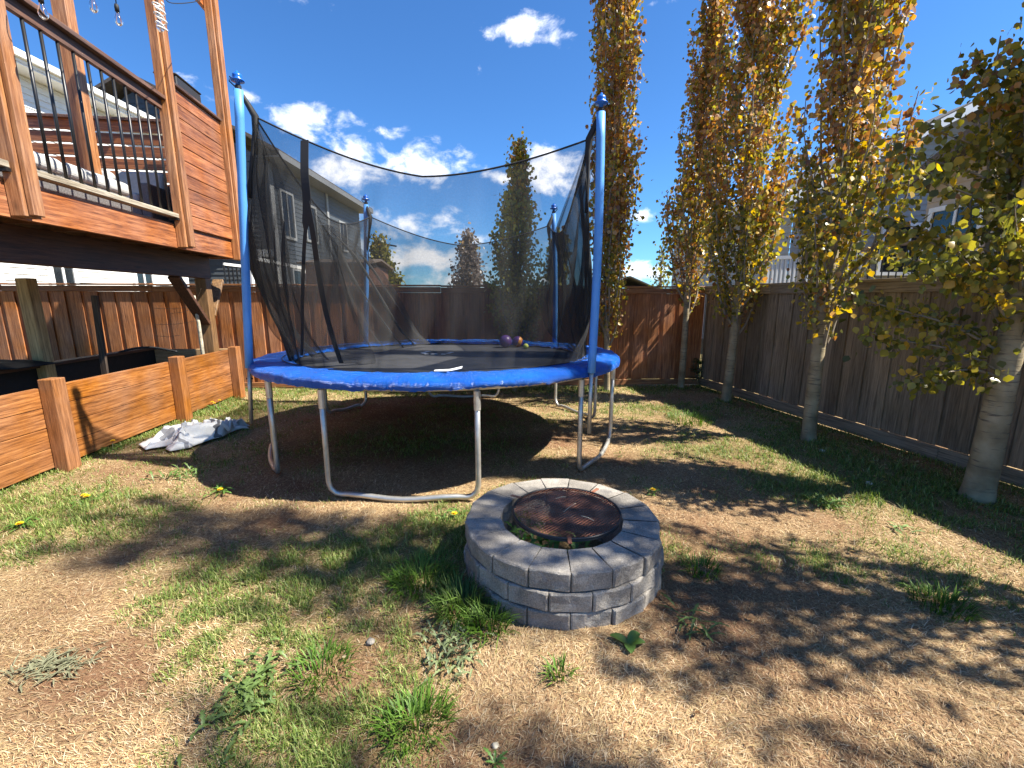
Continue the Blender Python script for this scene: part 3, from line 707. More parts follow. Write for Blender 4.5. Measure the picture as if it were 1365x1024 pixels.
# net
ORDER = ['fl', 'fr', 'br', 'bl']; SAG = {'fl': .37, 'fr': .38, 'br': .32, 'bl': .42}
def inset(key, k=.10, dz=-.17):
    t = TOPS[key]; c = Vector((-t.x, -t.y, 0)).normalized(); return t + c * k + Vector((0, 0, dz))
def top_edge(k0, k1, u, sag):
    a, b = inset(k0), inset(k1); p = a.lerp(b, u); p.z -= sag * 4 * u * (1 - u) * (1 - .25 * abs(2 * u - 1)); return p
V, F, hem = [], [], []
NU, NVV = 56, 40; ALLU = []
degs = {'fl': -148.6, 'fr': -43.0, 'br': 44.0, 'bl': 135.5}
for pi_, k0 in enumerate(ORDER):
    k1 = ORDER[(pi_ + 1) % 4]; d0, d1 = degs[k0], degs[k1]
    if d1 < d0: d1 += 360
    for iu in range(NU):
        ALLU.append((k0, k1, iu / NU, d0 + (d1 - d0) * iu / NU))
for (k0, k1, u, dg) in ALLU:
    tpnt = top_edge(k0, k1, u, SAG[k0]); bot = tp(1.615, dg, .955); hem.append(tpnt)
    e = min(u, 1 - u)
    for iv in range(NVV + 1):
        v = iv / NVV
        p = bot.lerp(tpnt, v)
        outd = Vector((math.cos(R(dg)), math.sin(R(dg)), 0))
        bulge = .15 * math.sin(math.pi * min(1, v * 1.05)) * (1 - .35 * v) * math.exp(-(e * 3.5)**2) + .04 * math.sin(math.pi * v)
        fold = (fbm(np.array([dg * .16]), np.array([v * 1.1 + 3]), 2)[0] - .5) * .30 * math.sin(math.pi * v) * (.35 + .65 * math.exp(-(e * 4)**2))
        gath = (math.sin(dg * 1.5) * .045) * math.exp(-(e * 6)**2) * math.sin(math.pi * min(1, v * 1.1))
        low = (fbm(np.array([dg * .35 + 7]), np.array([v * 3.]), 3)[0] - .5) * .14 * math.exp(-((v - .15) / .2)**2)
        p = p + outd * (bulge + fold + gath + low)
        V.append(tuple(p))
n = len(ALLU); m_ = NVV + 1
for k in range(n):
    k2 = (k + 1) % n
    for j in range(NVV): F.append((k*m_ + j, k2*m_ + j, k2*m_ + j + 1, k*m_ + j + 1))
NETV = V
g = MB(); g.add(V, F); net = g.build('safety_net', M['net'], tr, smooth=True)
g = MB(); g.tube(hem + [hem[0]], .0075, 6, cap=False); g.build('top_hem', M['strap'], net)
g = MB(); g.tube([V[k*m_] for k in range(n)] + [V[0]], .008, 6, cap=False); g.build('bottom_hem', M['strap'], net)
# corner webbing from pole top down the gathered net
for key in ORDER:
    k = [i for i, a in enumerate(ALLU) if a[0] == key and a[2] == 0][0]
    pts = [TOPS[key] + Vector((0, 0, .01)), inset(key, .05, -.08)] + [Vector(V[k*m_ + j]) for j in range(NVV, 26, -2)]
    g = MB(); g.tube(pts, [.010, .022, .030, .024] + [.016] * (len(pts) - 4), 7); g.build('corner_strap', M['strap'], net, smooth=True)
# entrance straps
def netpt(px, u_over=None):
    return None
loc = Vector((TC.x, TC.y, 0))
def front_pt(px, py, Y): return on_y(px, py, Y) - loc
b1 = [front_pt(406, 187, 3.90), front_pt(406, 230, 3.80), front_pt(409, 275, 3.78), front_pt(405, 340, 3.82), front_pt(403, 410, 3.95), front_pt(403, 452, 4.25), front_pt(402, 474, 4.75)]
b2 = [front_pt(409, 268, 3.77), front_pt(417, 310, 3.78), front_pt(424, 360, 3.83), front_pt(433, 410, 3.95), front_pt(445, 455, 4.1), front_pt(455, 484, 4.3)]
def smoothpath(pts, n=40):
    out = []; P_ = [pts[0]] + pts + [pts[-1]]
    for i in range(1, len(P_) - 2):
        for k in range(n // (len(pts) - 1)):
            t = k / (n // (len(pts) - 1)); a, b, c, d = P_[i-1], P_[i], P_[i+1], P_[i+2]
            out.append(.5 * ((2*b) + (c - a) * t + (2*a - 5*b + 4*c - d) * t*t + (3*b - a - 3*c + d) * t**3))
    out.append(pts[-1]); return out
for i, (bb, w0, w1) in enumerate(((b1, .075, .035), (b2, .05, .05))):
    q = smoothpath(bb); g = MB(); g.ribbon(q, (1, -.25, 0), [w0 if k < len(q) * .38 else w1 for k in range(len(q))]); g.build('entrance_strap', M['strap'], net, solid=.004)
# loose door flap hanging between the straps
q1, q2 = smoothpath(b2), smoothpath([front_pt(425, 290, 3.80), front_pt(450, 340, 3.95), front_pt(470, 400, 4.1), front_pt(490, 450, 4.3), front_pt(500, 478, 4.5), front_pt(497, 488, 4.45)])
g = MB(); K = min(len(q1), len(q2)); V2 = []
for k in range(K):
    for j in range(9):
        t = j / 8; p = q1[k].lerp(q2[k], t); p = p + Vector((0, .05 * math.sin(t * 9 + k * .12) * min(1, k / 12), 0)); V2.append(tuple(p))
g.add(V2, [(k*9 + j, k*9 + j + 1, (k+1)*9 + j + 1, (k+1)*9 + j) for k in range(K - 1) for j in range(8)]); g.build('door_flap', M['net'], net, smooth=True)

# bunched net at both front poles
def bunch(L_, R_, folds, amp):
    a, b = smoothpath([front_pt(*q) for q in L_], 42), smoothpath([front_pt(*q) for q in R_], 42); K = min(len(a), len(b)); W_ = 25; V2 = []
    for k in range(K):
        for j in range(W_):
            t = j / (W_ - 1); p = a[k].lerp(b[k], t); e = min(1, k / 8) * math.sin(math.pi * min(1, t * .9 + .05))
            w = math.sin(t * folds * 6.283 + math.sin(k * .13) * 1.5) * amp * e + (fbm(np.array([t * 6.]), np.array([k * .09 + folds]), 2)[0] - .5) * amp * 2 * e
            V2.append(tuple(p + Vector((.55 * w, w, 0))))
    g = MB(); g.add(V2, [(k*W_ + j, k*W_ + j + 1, (k+1)*W_ + j + 1, (k+1)*W_ + j) for k in range(K - 1) for j in range(W_ - 1)]); g.build('bunched_net', M['net'], net, smooth=True)
bunch([(790, 168, 3.85), (768, 230, 4.15), (747, 285, 4.6), (728, 345, 5.0), (721, 405, 5.2), (733, 445, 5.3), (768, 470, 4.95)], [(796, 172, 3.85), (791, 240, 3.93), (787, 320, 4.05), (785, 390, 4.2), (784, 430, 4.3), (783, 455, 4.4), (782, 478, 4.5)], 4, .05)
bunch([(337, 160, 3.93), (336, 220, 3.98), (335, 300, 4.1), (337, 360, 4.3), (346, 405, 4.6), (366, 445, 4.9), (392, 468, 5.0)], [(346, 172, 3.93), (366, 215, 3.98), (385, 270, 4.05), (394, 340, 4.15), (402, 400, 4.3), (415, 445, 4.5), (440, 480, 4.6)], 3, .05)
bunch([(425, 300, 3.82), (437, 340, 3.9), (455, 385, 4.1), (470, 420, 4.4), (485, 450, 4.7), (500, 470, 4.9)], [(440, 300, 3.95), (490, 340, 4.5), (525, 385, 5.2), (545, 420, 5.8), (560, 445, 6.2), (575, 458, 6.4)], 4, .06)

# balls
def ball(name, px, py, r_, material, label):
    zc = .930 + r_; p = on_z(px, py, zc); zc -= TILTZ * (p.y - TC.y); p = on_z(px, py, zc)
    bm = bmesh.new(); bmesh.ops.create_uvsphere(bm, u_segments=32, v_segments=20, radius=r_)
    me = bpy.data.meshes.new(name); bm.to_mesh(me); bm.free(); me.polygons.foreach_set('use_smooth', [True] * len(me.polygons)); me.materials.append(material)
    o = bpy.data.objects.new(name, me); COL.objects.link(o); o.location = p; o.rotation_euler = (.4, .6, .2); return tag(o, label, 'ball', 'balls left on the trampoline')
def striped():
    m, nt, b, out = mat('purple_orange_ball'); L = nt.links
    tc = N(nt, 'ShaderNodeTexCoord'); sp = N(nt, 'ShaderNodeSeparateXYZ'); L.new(tc.outputs['Object'], sp.inputs[0])
    f = math_n(nt, 'ADD', math_n(nt, 'MULTIPLY', sp.outputs[0], 1.0), math_n(nt, 'MULTIPLY', sp.outputs[2], .25))
    c = ramp(nt, math_n(nt, 'ADD', math_n(nt, 'MULTIPLY', f, 5.0), .5), [(.0, (.07,.025,.13)), (.46, (.07,.025,.13)), (.49, (.62,.25,.05)), (.72, (.62,.25,.05)), (.76, (.10,.03,.15))])
    c.node.color_ramp.interpolation = 'CONSTANT'
    L.new(c, b.inputs['Base Color']); b.inputs['Roughness'].default_value = .4; return m
ball('rubber_ball', 674, 455, .088, M['purple'], 'plain purple ball, leftmost of the balls on the trampoline')
ball('rubber_ball', 690, 455.5, .078, striped(), 'purple and orange ball beside the plain purple ball')
ball('tennis_ball', 701, 461.5, .036, M['tennis'], 'small yellow-green ball right of the orange ball')

# ------------------------------------------------------------------ fences
bfa = Vector((-11.0, backfence_y(-11.0))); bfb = FC; bang = math.atan2(bfb.y - bfa.y, bfb.x - bfa.x); BL = (bfb - bfa).length
bf = thing('wooden_fence', 'reddish brown board-on-board fence across the back of the yard', 'fence', (bfa.x, bfa.y, 0), bang)
def ztop(x): return 1.845 - .055 * x / BL     # local x
g = MB(); xx = 0.0; i = 0
while xx < BL - .02:
    w = .138; zt = ztop(xx) - .12
    if i % 2 == 0: g.box((xx - .028, -.052, .12 + rnd.uniform(-.004, .004)), (xx + w + .028 if xx + w < BL - .05 else BL - .06, -.034, zt))
    else: g.box((xx + .0, -.030, .12), (min(xx + w, BL - .06), -.012, zt))
    xx += w * .98; i += 1
g.build('board_panel', M['fenceZ'], bf, bevel=.003)
g = MB()
xx = 0
while xx < BL:
    x2 = min(xx + 2.44, BL); g.box((xx + .002, -.078, ztop(xx) - .125), (x2 - .002, -.054, ztop(x2) - .02)); xx = x2
g.build('top_rail', M['fenceX'], bf, bevel=.004)
g = MB(); xx = 0
while xx < BL:
    x2 = min(xx + 2.44, BL); g.box((xx + .002, -.10, ztop(xx) - .018), (x2 - .002, .06, ztop(x2) + .018)); xx = x2
g.build('cap_rail', M['fenceX'], bf, bevel=.004)
g = MB(); g.box((0, -.075, .02), (BL - .06, -.036, .118)); g.build('bottom_rail', M['fenceX'], bf, bevel=.004)
for px in (466, 650, 230):
    p = on_y(px, 380, 8.0); lx = (p.x - bfa.x) / math.cos(bang)
    g = MB(); g.box((lx - .06, .0, 0), (lx + .06, .085, ztop(lx) + (.05 if px != 230 else -.03))); g.build('post', M['fenceZ'], bf, bevel=.004)

rdir = Vector((FC.x - fence_x(-3), 11.2)); RL = rdir.length; rang = math.atan2(rdir.y, rdir.x) - math.pi / 2
gf = thing('grey_fence', 'shaded grey-brown board fence along the right of the yard', 'fence', (fence_x(-3), -3, 0), rang)
RZ = 1.79
g = MB(); yy = 0; i = 0
while yy < RL - .02:
    w = .142 + rnd.uniform(-.004, .004)
    if i % 2 == 0: g.box((-.040, yy - .012, .15), (-.022, min(yy + w + .012, RL - .06), RZ - .10))
    else: g.box((-.018, yy, .15), (0.0, min(yy + w, RL - .06), RZ - .10))
    yy += w; i += 1
g.build('board_panel', M['gfenceZ'], gf, bevel=.003)
for (nm, lo, hi) in (('top_rail', (-.070, RZ - .13), (-.042, RZ - .02)), ('cap_rail', (-.085, RZ - .018), (.06, RZ + .02)), ('bottom_rail', (-.066, .01), (-.030, .148))):
    g = MB(); yy = 0
    while yy < RL - .09:
        y2 = min(yy + 2.44, RL - .06); g.box((lo[0], yy + .002, lo[1]), (hi[0], y2 - .002, hi[1])); yy = y2
    g.build(nm, M['gfenceY'], gf, bevel=.004)
for yy in np.arange(.6, RL, 2.44):
    g = MB(); g.box((.002, yy - .045, 0), (.092, yy + .045, RZ - .02)); g.build('post', M['gfenceZ'], gf, bevel=.004)

# ------------------------------------------------------------------ planter box
PB = Vector((-4.50, 7.12)); pang = R(4.2)
pb = thing('planter_box', 'long raised wooden planter box with stained planks and posts', 'planter', (PB.x, PB.y, 0), pang)
ph = [.045, .235, .425, .615, .80]; PLEN = 6.2
pw = 1.22
for j in range(4):
    g = MB(); sl_ = 0
    for (y0, y1) in ((-PLEN, -3.17), (-3.16, -1.46), (-1.45, 0)):
        g.box((-.045, y0, ph[j] + .002), (0, y1 - .004, ph[j + 1] - .002))
    g.build('side_plank', M['boxY'], pb, bevel=.005, seg=2)
for yy, hh in ((-.09, .84), (-1.46, .86), (-3.16, .88), (-4.9, .87)):
    g = MB(); g.box((.002, yy - .07, -.02), (.125, yy + .07, hh)); g.build('corner_post', M['boxZ'], pb, bevel=.008, seg=2)
g = MB(); g.box((-pw, -PLEN, .10), (-pw + .04, 0, .80)); g.build('back_plank', M['soil'], pb, bevel=.005)
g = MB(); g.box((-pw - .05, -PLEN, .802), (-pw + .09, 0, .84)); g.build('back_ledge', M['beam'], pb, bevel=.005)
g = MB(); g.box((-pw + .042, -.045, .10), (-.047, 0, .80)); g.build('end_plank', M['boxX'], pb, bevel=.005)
g = MB(); g.box((-pw + .045, -PLEN, .02), (-.05, -.05, .42)); g.build('soil_liner', M['soil'], pb)
def PBp(lx, ly, z=0): return Matrix.Translation((PB.x, PB.y, 0)) @ Matrix.Rotation(pang, 4, 'Z') @ Vector((lx, ly, z))
# stakes in the planter
p = on_y(270, 468, 6.7); tpt = on_y(258, 394, 6.6)
g = MB((p.x, p.y, .4)); g.tube([(p.x, p.y, .40), p.lerp(tpt, .1), p.lerp(tpt, .5) + Vector((.008, 0, 0)), tpt], [.027, .026, .024, .022], 9)
o = g.build('garden_stake', M['birch'], smooth=True); o.location = (p.x, p.y, .4); tag(o, 'pale peeled stick stake standing in the planter with wires', 'stake')
wt = thing('stake_wire', 'thin rusty wires strung from the pale stake across planter', 'wire', (tpt.x, tpt.y, tpt.z))
for (x0, y0, x1, y1) in ((257, 409, 205, 411), (258, 411, 228, 418), (261, 428, 205, 433), (240, 447, 206, 447.5), (260, 402, 268, 385)):
    a, b_ = on_y(x0, y0, 6.6) - tpt, on_y(x1, y1, 6.5) - tpt
    g = MB(); g.tube([a, a.lerp(b_, .5) - Vector((0, 0, .02)), b_], .003, 5); g.build('strand', M['wire'], wt)
p = on_y(138, 488, 5.5); tpt = on_y(126, 394, 5.5)
g = MB(); m4 = Matrix.Translation((0, 0, 0)); g.bar((0, 0, -.2), tpt - p, .075, .03, (0, 1, 0)); o = g.build('garden_stake', M['darkstake'], bevel=.003); o.location = p
tag(o, 'dark flat wooden stake standing in middle of the planter', 'stake')
p = on_y(60, 486, 5.15); tpt = on_y(34, 371, 5.15)
g = MB(); g.bar((0, 0, -.6), tpt - p, .135, .12, (0, 1, 0)); o = g.build('timber_post', M['paleZ'], bevel=.006); o.location = p
tag(o, 'thick pale yellow timber post between planter and back fence', 'post')
g = MB(); a = [on_y(158, 470, 6.3), on_y(180, 464.5, 6.3), on_y(205, 463.5, 6.3), on_y(236, 469, 6.3)]; g.tube([q - a[0] for q in smoothpath(a, 24)], .016, 8); o = g.build('garden_hose', M['strap'], smooth=True); o.location = a[0]
tag(o, 'black hose arching over the back edge of planter', 'hose')
# heap of black netting on the planter's back edge
V, F = [], []; c0 = on_y(12, 478, 4.9); nu = 30; nv = 14
for j in range(nv):
    for i in range(nu):
        u, v = i / (nu - 1), j / (nv - 1); e = min(1, 4 * min(u, 1 - u, v, 1 - v))
        h = .02 + e * (.03 + .11 * fbm(np.array([u * 5.]), np.array([v * 4. + 2]), 3)[0]) * (1.2 - u)
        V.append((-.75 + 1.1 * u, -.25 + .5 * v, h))
for j in range(nv - 1):
    for i in range(nu - 1): F.append((j*nu + i, j*nu + i + 1, (j+1)*nu + i + 1, (j+1)*nu + i))
g = MB(); g.add(V, F); o = g.build('black_netting', M['soil'], smooth=True, solid=.006); o.location = (c0.x, c0.y, .838)
tag(o, 'crumpled black netting heaped on the back edge of planter', 'netting')

# ------------------------------------------------------------------ towel
def towelmat():
    m, nt, b, out = mat('towel_cloth'); L = nt.links
    tc = N(nt, 'ShaderNodeTexCoord'); sp = N(nt, 'ShaderNodeSeparateXYZ'); L.new(tc.outputs['Object'], sp.inputs[0])
    n1 = N(nt, 'ShaderNodeTexNoise', Scale=5.0, Detail=2.0); L.new(tc.outputs['Object'], n1.inputs['Vector'])
    f = math_n(nt, 'ADD', sp.outputs[0], math_n(nt, 'MULTIPLY', math_n(nt, 'SUBTRACT', n1.outputs[0], .5), .35))
    c = ramp(nt, math_n(nt, 'ADD', f, .5), [(.0, (.86,.84,.79)), (.16, (.34,.33,.33)), (.20, (.86,.84,.79)), (.57, (.16,.155,.16)), (.61, (.68,.66,.63)), (.90, (.52,.51,.49))]); c.node.color_ramp.interpolation = 'CONSTANT'
    L.new(c, b.inputs['Base Color']); b.inputs['Roughness'].default_value = .95
    n2 = N(nt, 'ShaderNodeTexNoise', Scale=120.0, Detail=2.0); L.new(tc.outputs['Object'], n2.inputs['Vector']); bump(nt, n2.outputs[0], .5, .006, b); return m
p0, p1 = on_z(212, 600), on_z(322, 572); cc = (p0 + p1) / 2; V, F = [], []; nu, nv = 70, 36
Lx = (p1 - p0).length
for j in range(nv):
    for i in range(nu):
        u, v = i / (nu - 1), j / (nv - 1)
        a_, b_ = np.array([u * 4.6 + 2]), np.array([v * 3.2])
        wx = (fbm(a_ * .8, b_ * .8 + 20, 2)[0] - .5) * .30; wy = (fbm(a_ * .8 + 9, b_ * .8 + 3, 2)[0] - .5) * .34
        rg = 1 - math.sqrt((2 * fbm(a_ * 1.3 + v, b_ * 1.7 + u, 2)[0] - 1) ** 2 + .004)
        e = min(1, 5 * min(u, 1 - u, v, 1 - v)); h = .012 + e * (.15 * max(0, rg - .5) * 2.4 + .12 * fbm(a_ * 3, b_ * 3, 2)[0]) * (1 - .3 * u)
        V.append((-Lx / 2 + Lx * u + wx, (-.24 + .48 * v) * (1 - .35 * u) + wy, h))
for j in range(nv - 1):
    for i in range(nu - 1): F.append((j*nu + i, j*nu + i + 1, (j+1)*nu + i + 1, (j+1)*nu + i))
g = MB(); g.add(V, F); o = g.build('towel', towelmat(), smooth=True, solid=.008); o.location = (cc.x, cc.y, .012); o.rotation_euler = (0, 0, math.atan2(p1.y - p0.y, p1.x - p0.x))
tag(o, 'crumpled white and grey towel lying on grass by the planter', 'towel')

# ------------------------------------------------------------------ deck
DS = 1.1; DK = Vector((-4.28, 7.15)); dang = R(8.0)
dk = thing('raised_deck', 'raised stained wood deck with railing, tall posts and plank screen', 'deck', (DK.x, DK.y, 0), dang)
dk.scale = (DS, DS, DS); dk.location.z = -.16
DKM = Matrix.Translation((DK.x, DK.y, -.16)) @ Matrix.Rotation(dang, 4, 'Z') @ Matrix.Scale(DS, 4)
def DKp(lx, ly, z=0): return DKM @ Vector((lx, ly, z))
DLEN = 6.0; DW = 4.2; ZB = 2.14; ZF = 2.40
g = MB(); g.box((-.04, -DLEN, ZB), (0, 0, ZF - .03)); g.build('fascia', M['cedarY'], dk, bevel=.004)
g = MB(); g.box((-DW, -.002, ZB), (-.042, .036, ZF - .03)); g.build('end_fascia', M['cedarX'], dk, bevel=.004)
g = MB(); xx = -DW
while xx < -.005: g.box((xx, -DLEN, ZF - .028), (min(xx + .135, .03), .04, ZF)); xx += .14
g.build('floor', M['cedarY'], dk, bevel=.003)
g = MB(); yy = -DLEN + .2
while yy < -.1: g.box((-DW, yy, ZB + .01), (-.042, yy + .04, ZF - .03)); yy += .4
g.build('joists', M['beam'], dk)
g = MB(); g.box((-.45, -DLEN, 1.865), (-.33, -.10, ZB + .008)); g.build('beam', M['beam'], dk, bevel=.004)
for yy in (-.19, -3.9):
    g = MB(); g.box((-.47, yy - .07, 0), (-.33, yy + .07, 1.863)); g.build('support_post', M['braceZ'], dk, bevel=.005)
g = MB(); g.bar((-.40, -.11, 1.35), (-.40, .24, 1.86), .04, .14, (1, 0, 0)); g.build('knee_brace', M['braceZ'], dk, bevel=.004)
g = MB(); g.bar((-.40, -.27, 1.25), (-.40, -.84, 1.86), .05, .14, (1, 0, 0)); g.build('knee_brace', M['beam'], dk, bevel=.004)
g = MB(); g.bar((-.16, -.5, 1.15), (.02, -.5, 1.5), .05, .12, (0, 1, 0));
for (yy, z1) in ((-.075, 5.35), (-1.36, 5.35), (-3.28, 5.35), (-5.2, 5.35)):
    g = MB(); g.box((.002, yy - .07, ZB + .01 if yy < -.5 else ZB - .02), (.092, yy + .07, z1)); g.box((.094, yy - .045, ZB + .02), (.132, yy + .045, z1)); g.build('tall_post', M['cedarZ'], dk, bevel=.005)
q = DKM.inverted() @ on_y(118, 210, 6.05); lx, ly = q.x, q.y
g = MB(); g.box((lx - .07, ly - .07, ZF), (lx + .07, ly + .07, 5.35)); g.build('tall_post', M['cedarZ'], dk, bevel=.005)
g = MB(); g.box((-.05, -1.9, 5.20), (-.002, .30, 5.36)); g.build('pergola_beam', M['cedarY'], dk, bevel=.004)
# railing bays
for (y0, y1, nbal) in ((-3.21, -1.43, 12), (-5.13, -3.35, 12)):
    g = MB(); g.box((-.07, y0, 3.625), (.085, y1, 3.665)); g.build('top_rail', M['railcap'], dk, bevel=.004)
    g = MB(); g.box((-.0, y0, 3.535), (.038, y1, 3.623)); g.build('sub_rail', M['railcap'], dk, bevel=.004)
    g = MB(); g.box((-.028, y0, 2.455), (.06, y1, 2.50)); g.build('bottom_rail', M['greywood'], dk, bevel=.004)
    for k in range(nbal):
        yb = y0 + (y1 - y0) * (k + .6) / (nbal + .2); g = MB(); g.tube([(.018, yb, 2.50), (.018, yb, 3.535)], .0115, 8); g.build('baluster', M['blackmetal'], dk, smooth=True)
    for yb in (y0 + .02, y1 - .02):
        g = MB(); g.box((-.03, yb - .018, 2.43), (.064, yb + .018, 2.453)); g.build('rail_bracket', M['blackmetal'], dk)
# plank screen, yard side
g = MB(); z = ZB + .245
while z < 3.84:
    g.box((-.005, -1.285, z), (.03, -.15, z + .142)); z += .1485
g.build('plank_screen', M['cedarY'], dk, bevel=.004)
g = MB(); g.box((-.05, -1.285, z + .002), (.065, -.15, z + .032)); g.build('screen_cap', M['railcap'], dk, bevel=.004); ZC = z
g = MB(); z = 2.50; k = 0
while z < 3.84:
    g.box((-DW, -.14, z), (-.09, -.105, z + .125)); z += .150
g.build('end_screen', M['cedarX'], dk, bevel=.004)
g = MB(); g.box((-DW, -.19, ZC - .05), (-.09, -.05, ZC - .015)); g.build('end_screen_cap', M['railcap'], dk, bevel=.004)
# black box behind screen
g = MB(); g.box((-.30, -.86, ZF), (-.07, -.34, 4.10)); g.box((-.31, -.87, 4.102), (-.06, -.33, 4.125))
o = g.build('tall_cabinet', M['blackbox'], bevel=.01); o.matrix_world = DKM
tag(o, 'black tall cabinet on the deck rising above the plank screen', 'cabinet')
# outdoor sofa
def rbox(mb, lo, hi, soft=0.0, m=None): mb.box(lo, hi, None, m)
def sofa(label, lx, ly, rz, length):
    t = thing('outdoor_sofa', label, 'sofa', DKp(lx, ly, ZF), dang + rz, 'grey seating on the deck')
    g = MB(); g.box((0, 0, .06), (length, .75, .30)); g.box((0, .66, .30), (length, .75, .66)); g.box((-.12, 0, .06), (0, .75, .56)); g.box((length, 0, .06), (length + .12, .75, .56)); g.build('frame', M['wicker'], t, bevel=.02, seg=2)
    k = max(1, round(length / .65)); w = length / k
    for i in range(k):
        g = MB(); g.box((i * w + .01, -.03, .30), ((i + 1) * w - .01, .55, .44)); g.build('seat_cushion', M['cushion'], t, bevel=.05, seg=4)
        g = MB(); mm = Matrix.Translation((0, .50, .44)) @ Matrix.Rotation(R(-14), 4, 'X'); g.box((i * w + .02, 0, .0), ((i + 1) * w - .02, .15, .42), None, mm); g.build('back_cushion', M['cushion'], t, bevel=.06, seg=4)
sofa('grey cushioned wicker sofa at the far end of the deck', -1.75, -.98, 0, 1.3)
t = thing('ottoman', 'low long grey cushioned bench behind the railing of the deck', 'ottoman', DKp(-.85, -3.3, ZF), dang, 'grey seating on the deck')
g = MB(); g.box((0, 0, .05), (.7, 1.75, .22)); g.build('frame', M['wicker'], t, bevel=.02, seg=2)
for k in range(2):
    g = MB(); g.box((-.02, .01 + .88 * k, .22), (.72, .86 + .88 * k, .36)); g.build('seat_cushion', M['cushion'], t, bevel=.05, seg=4)

# string lights
for i, (px, py, Y, lab) in enumerate(((53, -8, 3.6, 'clear bulb at far left of the string lights'), (121, -14, 4.0, 'clear bulb second from left on the string lights'), (155, 6, 4.3, 'clear bulb with black socket hanging clear against the sky'), (211, 17, 4.7, 'clear bulb hanging beside the white spiral ornament'))):
    p = on_y(px, py, Y); t = thing('light_bulb', lab, 'light bulb', p, 0, 'string lights over the deck')
    g = MB(); g.lathe([(0, .0), (.014, 0), (.017, -.02), (.016, -.055), (0, -.056)], 12); g.tube([(0, 0, 0), (.004, 0, .12)], .004, 6); g.build('socket', M['strap'], t, smooth=True)
    g = MB(); g.lathe([(.012, -.056), (.016, -.075), (.027, -.105), (.030, -.125), (.024, -.145), (.012, -.158), (0, -.162)], 16); g.build('bulb', M['bulb'], t, smooth=True)
a = [on_y(30, -40, 3.6), on_y(53, -36, 3.6), on_y(121, -42, 4.0), on_y(155, -24, 4.3), on_y(211, -10, 4.7), on_y(228, 4, 4.8), on_y(262, 2, 5.4), on_y(275, -6, 6.0)]
g = MB(); g.tube([q - a[0] for q in smoothpath(a, 56)], .004, 6); o = g.build('light_cable', M['strap']); o.location = a[0]; tag(o, 'black cable carrying the string lights over the deck', 'cable')
c0 = on_y(211, 3, 4.5); g = MB(); g.tube([(.045 * math.cos(t * 1.9) * (.6 + .4 * math.sin(t)), .045 * math.sin(t * 1.9), -.022 * t * .5) for t in np.linspace(0, 20, 90)], .006, 6)
o = g.build('spiral_ornament', M['white'], smooth=True); o.location = c0; tag(o, 'white spiral ornament hanging by the post and bulbs', 'ornament')

# ------------------------------------------------------------------ neighbouring houses
def siding(mb, p0, p1, z0, z1, step=.12, clip=None, nrm=None, d=.018):
    """lap siding between plan points p0,p1; clip(z)->(u0,u1) share of the width kept"""
    p0, p1 = Vector((*p0, 0)), Vector((*p1, 0)); t = (p1 - p0).normalized(); n_ = Vector((t.y, -t.x, 0)) if nrm is None else Vector(nrm)
    z = z0
    while z < z1 - .01:
        za, zb = z, min(z + step, z1); ca, cb = (clip(za), clip(zb)) if clip else ((0, 1), (0, 1))
        if ca[1] - ca[0] < .01: break
        A0, A1 = p0.lerp(p1, ca[0]), p0.lerp(p1, ca[1]); B0, B1 = p0.lerp(p1, cb[0]), p0.lerp(p1, cb[1])
        u = Vector((0, 0, 1))
        mb.add([A0 + u*za + n_*d, A1 + u*za + n_*d, B1 + u*zb, B0 + u*zb, A0 + u*za, A1 + u*za], [(0, 1, 2, 3), (4, 5, 1, 0)], .5); z += step
def window(parent, base, t, n_, w, h, z, mull=1, fm=None):
    """base plan point (centre), t along wall, n_ outward"""
    base, t, n_ = Vector((*base, 0)), Vector((*t, 0)).normalized(), Vector((*n_, 0)).normalized(); u = Vector((0, 0, 1))
    mtx = Matrix((( t.x, n_.x, 0, base.x), (t.y, n_.y, 0, base.y), (0, 0, 1, z), (0, 0, 0, 1)))
    g = MB(); fw = .09
    g.box((-w/2 - fw, .0, -fw), (-w/2, .06, h + fw), None, mtx); g.box((w/2, .0, -fw), (w/2 + fw, .06, h + fw), None, mtx)
    g.box((-w/2, 0, h), (w/2, .06, h + fw), None, mtx); g.box((-w/2, 0, -fw), (w/2, .06, 0), None, mtx)
    for k in range(mull): g.box((-w/2 + w * (k + 1) / (mull + 1) - .025, .0, 0), (-w/2 + w * (k + 1) / (mull + 1) + .025, .05, h), None, mtx)
    o = g.build('window', fm or M['white'], parent)
    g = MB(); g.box((-w/2, .022, 0), (w/2, .03, h), None, mtx); g.build('pane', M['glass'], o)
def place(t):  # houses are modelled in world coordinates under an empty at their base
    return t
# white house, left, beyond back fence
wh = thing('neighbour_house', 'white sided two-storey house behind the deck at left', 'house')
g = MB(); X0 = -10.0
siding(g, (X0, 8.9), (X0, 13.9), 0, 6.05, .13, None, (1, 0, 0)); siding(g, (X0 - 9, 8.9), (X0, 8.9), 0, 6.05, .13, None, (0, -1, 0)); siding(g, (X0, 13.9), (X0 - 9, 13.9), 0, 6.05, .13, None, (0, 1, 0)); g.build('wall', M['sidingwhite'], wh)
g = MB(); g.box((X0 + .02, 8.82, 0), (X0 + .05, 8.92, 6.05)); g.box((X0 + .02, 13.86, 0), (X0 + .05, 13.98, 6.05)); g.build('corner_trim', M['white'], wh)
g = MB(); g.box((X0 - .2, 8.3, 6.06), (X0 + .45, 14.5, 6.09)); g.build('soffit', M['white'], wh)
g = MB(); g.box((X0 + .43, 8.3, 6.095), (X0 + .47, 14.5, 6.27)); g.box((X0 + .472, 8.3, 6.16), (X0 + .56, 14.5, 6.28)); g.build('gutter', M['white'], wh)
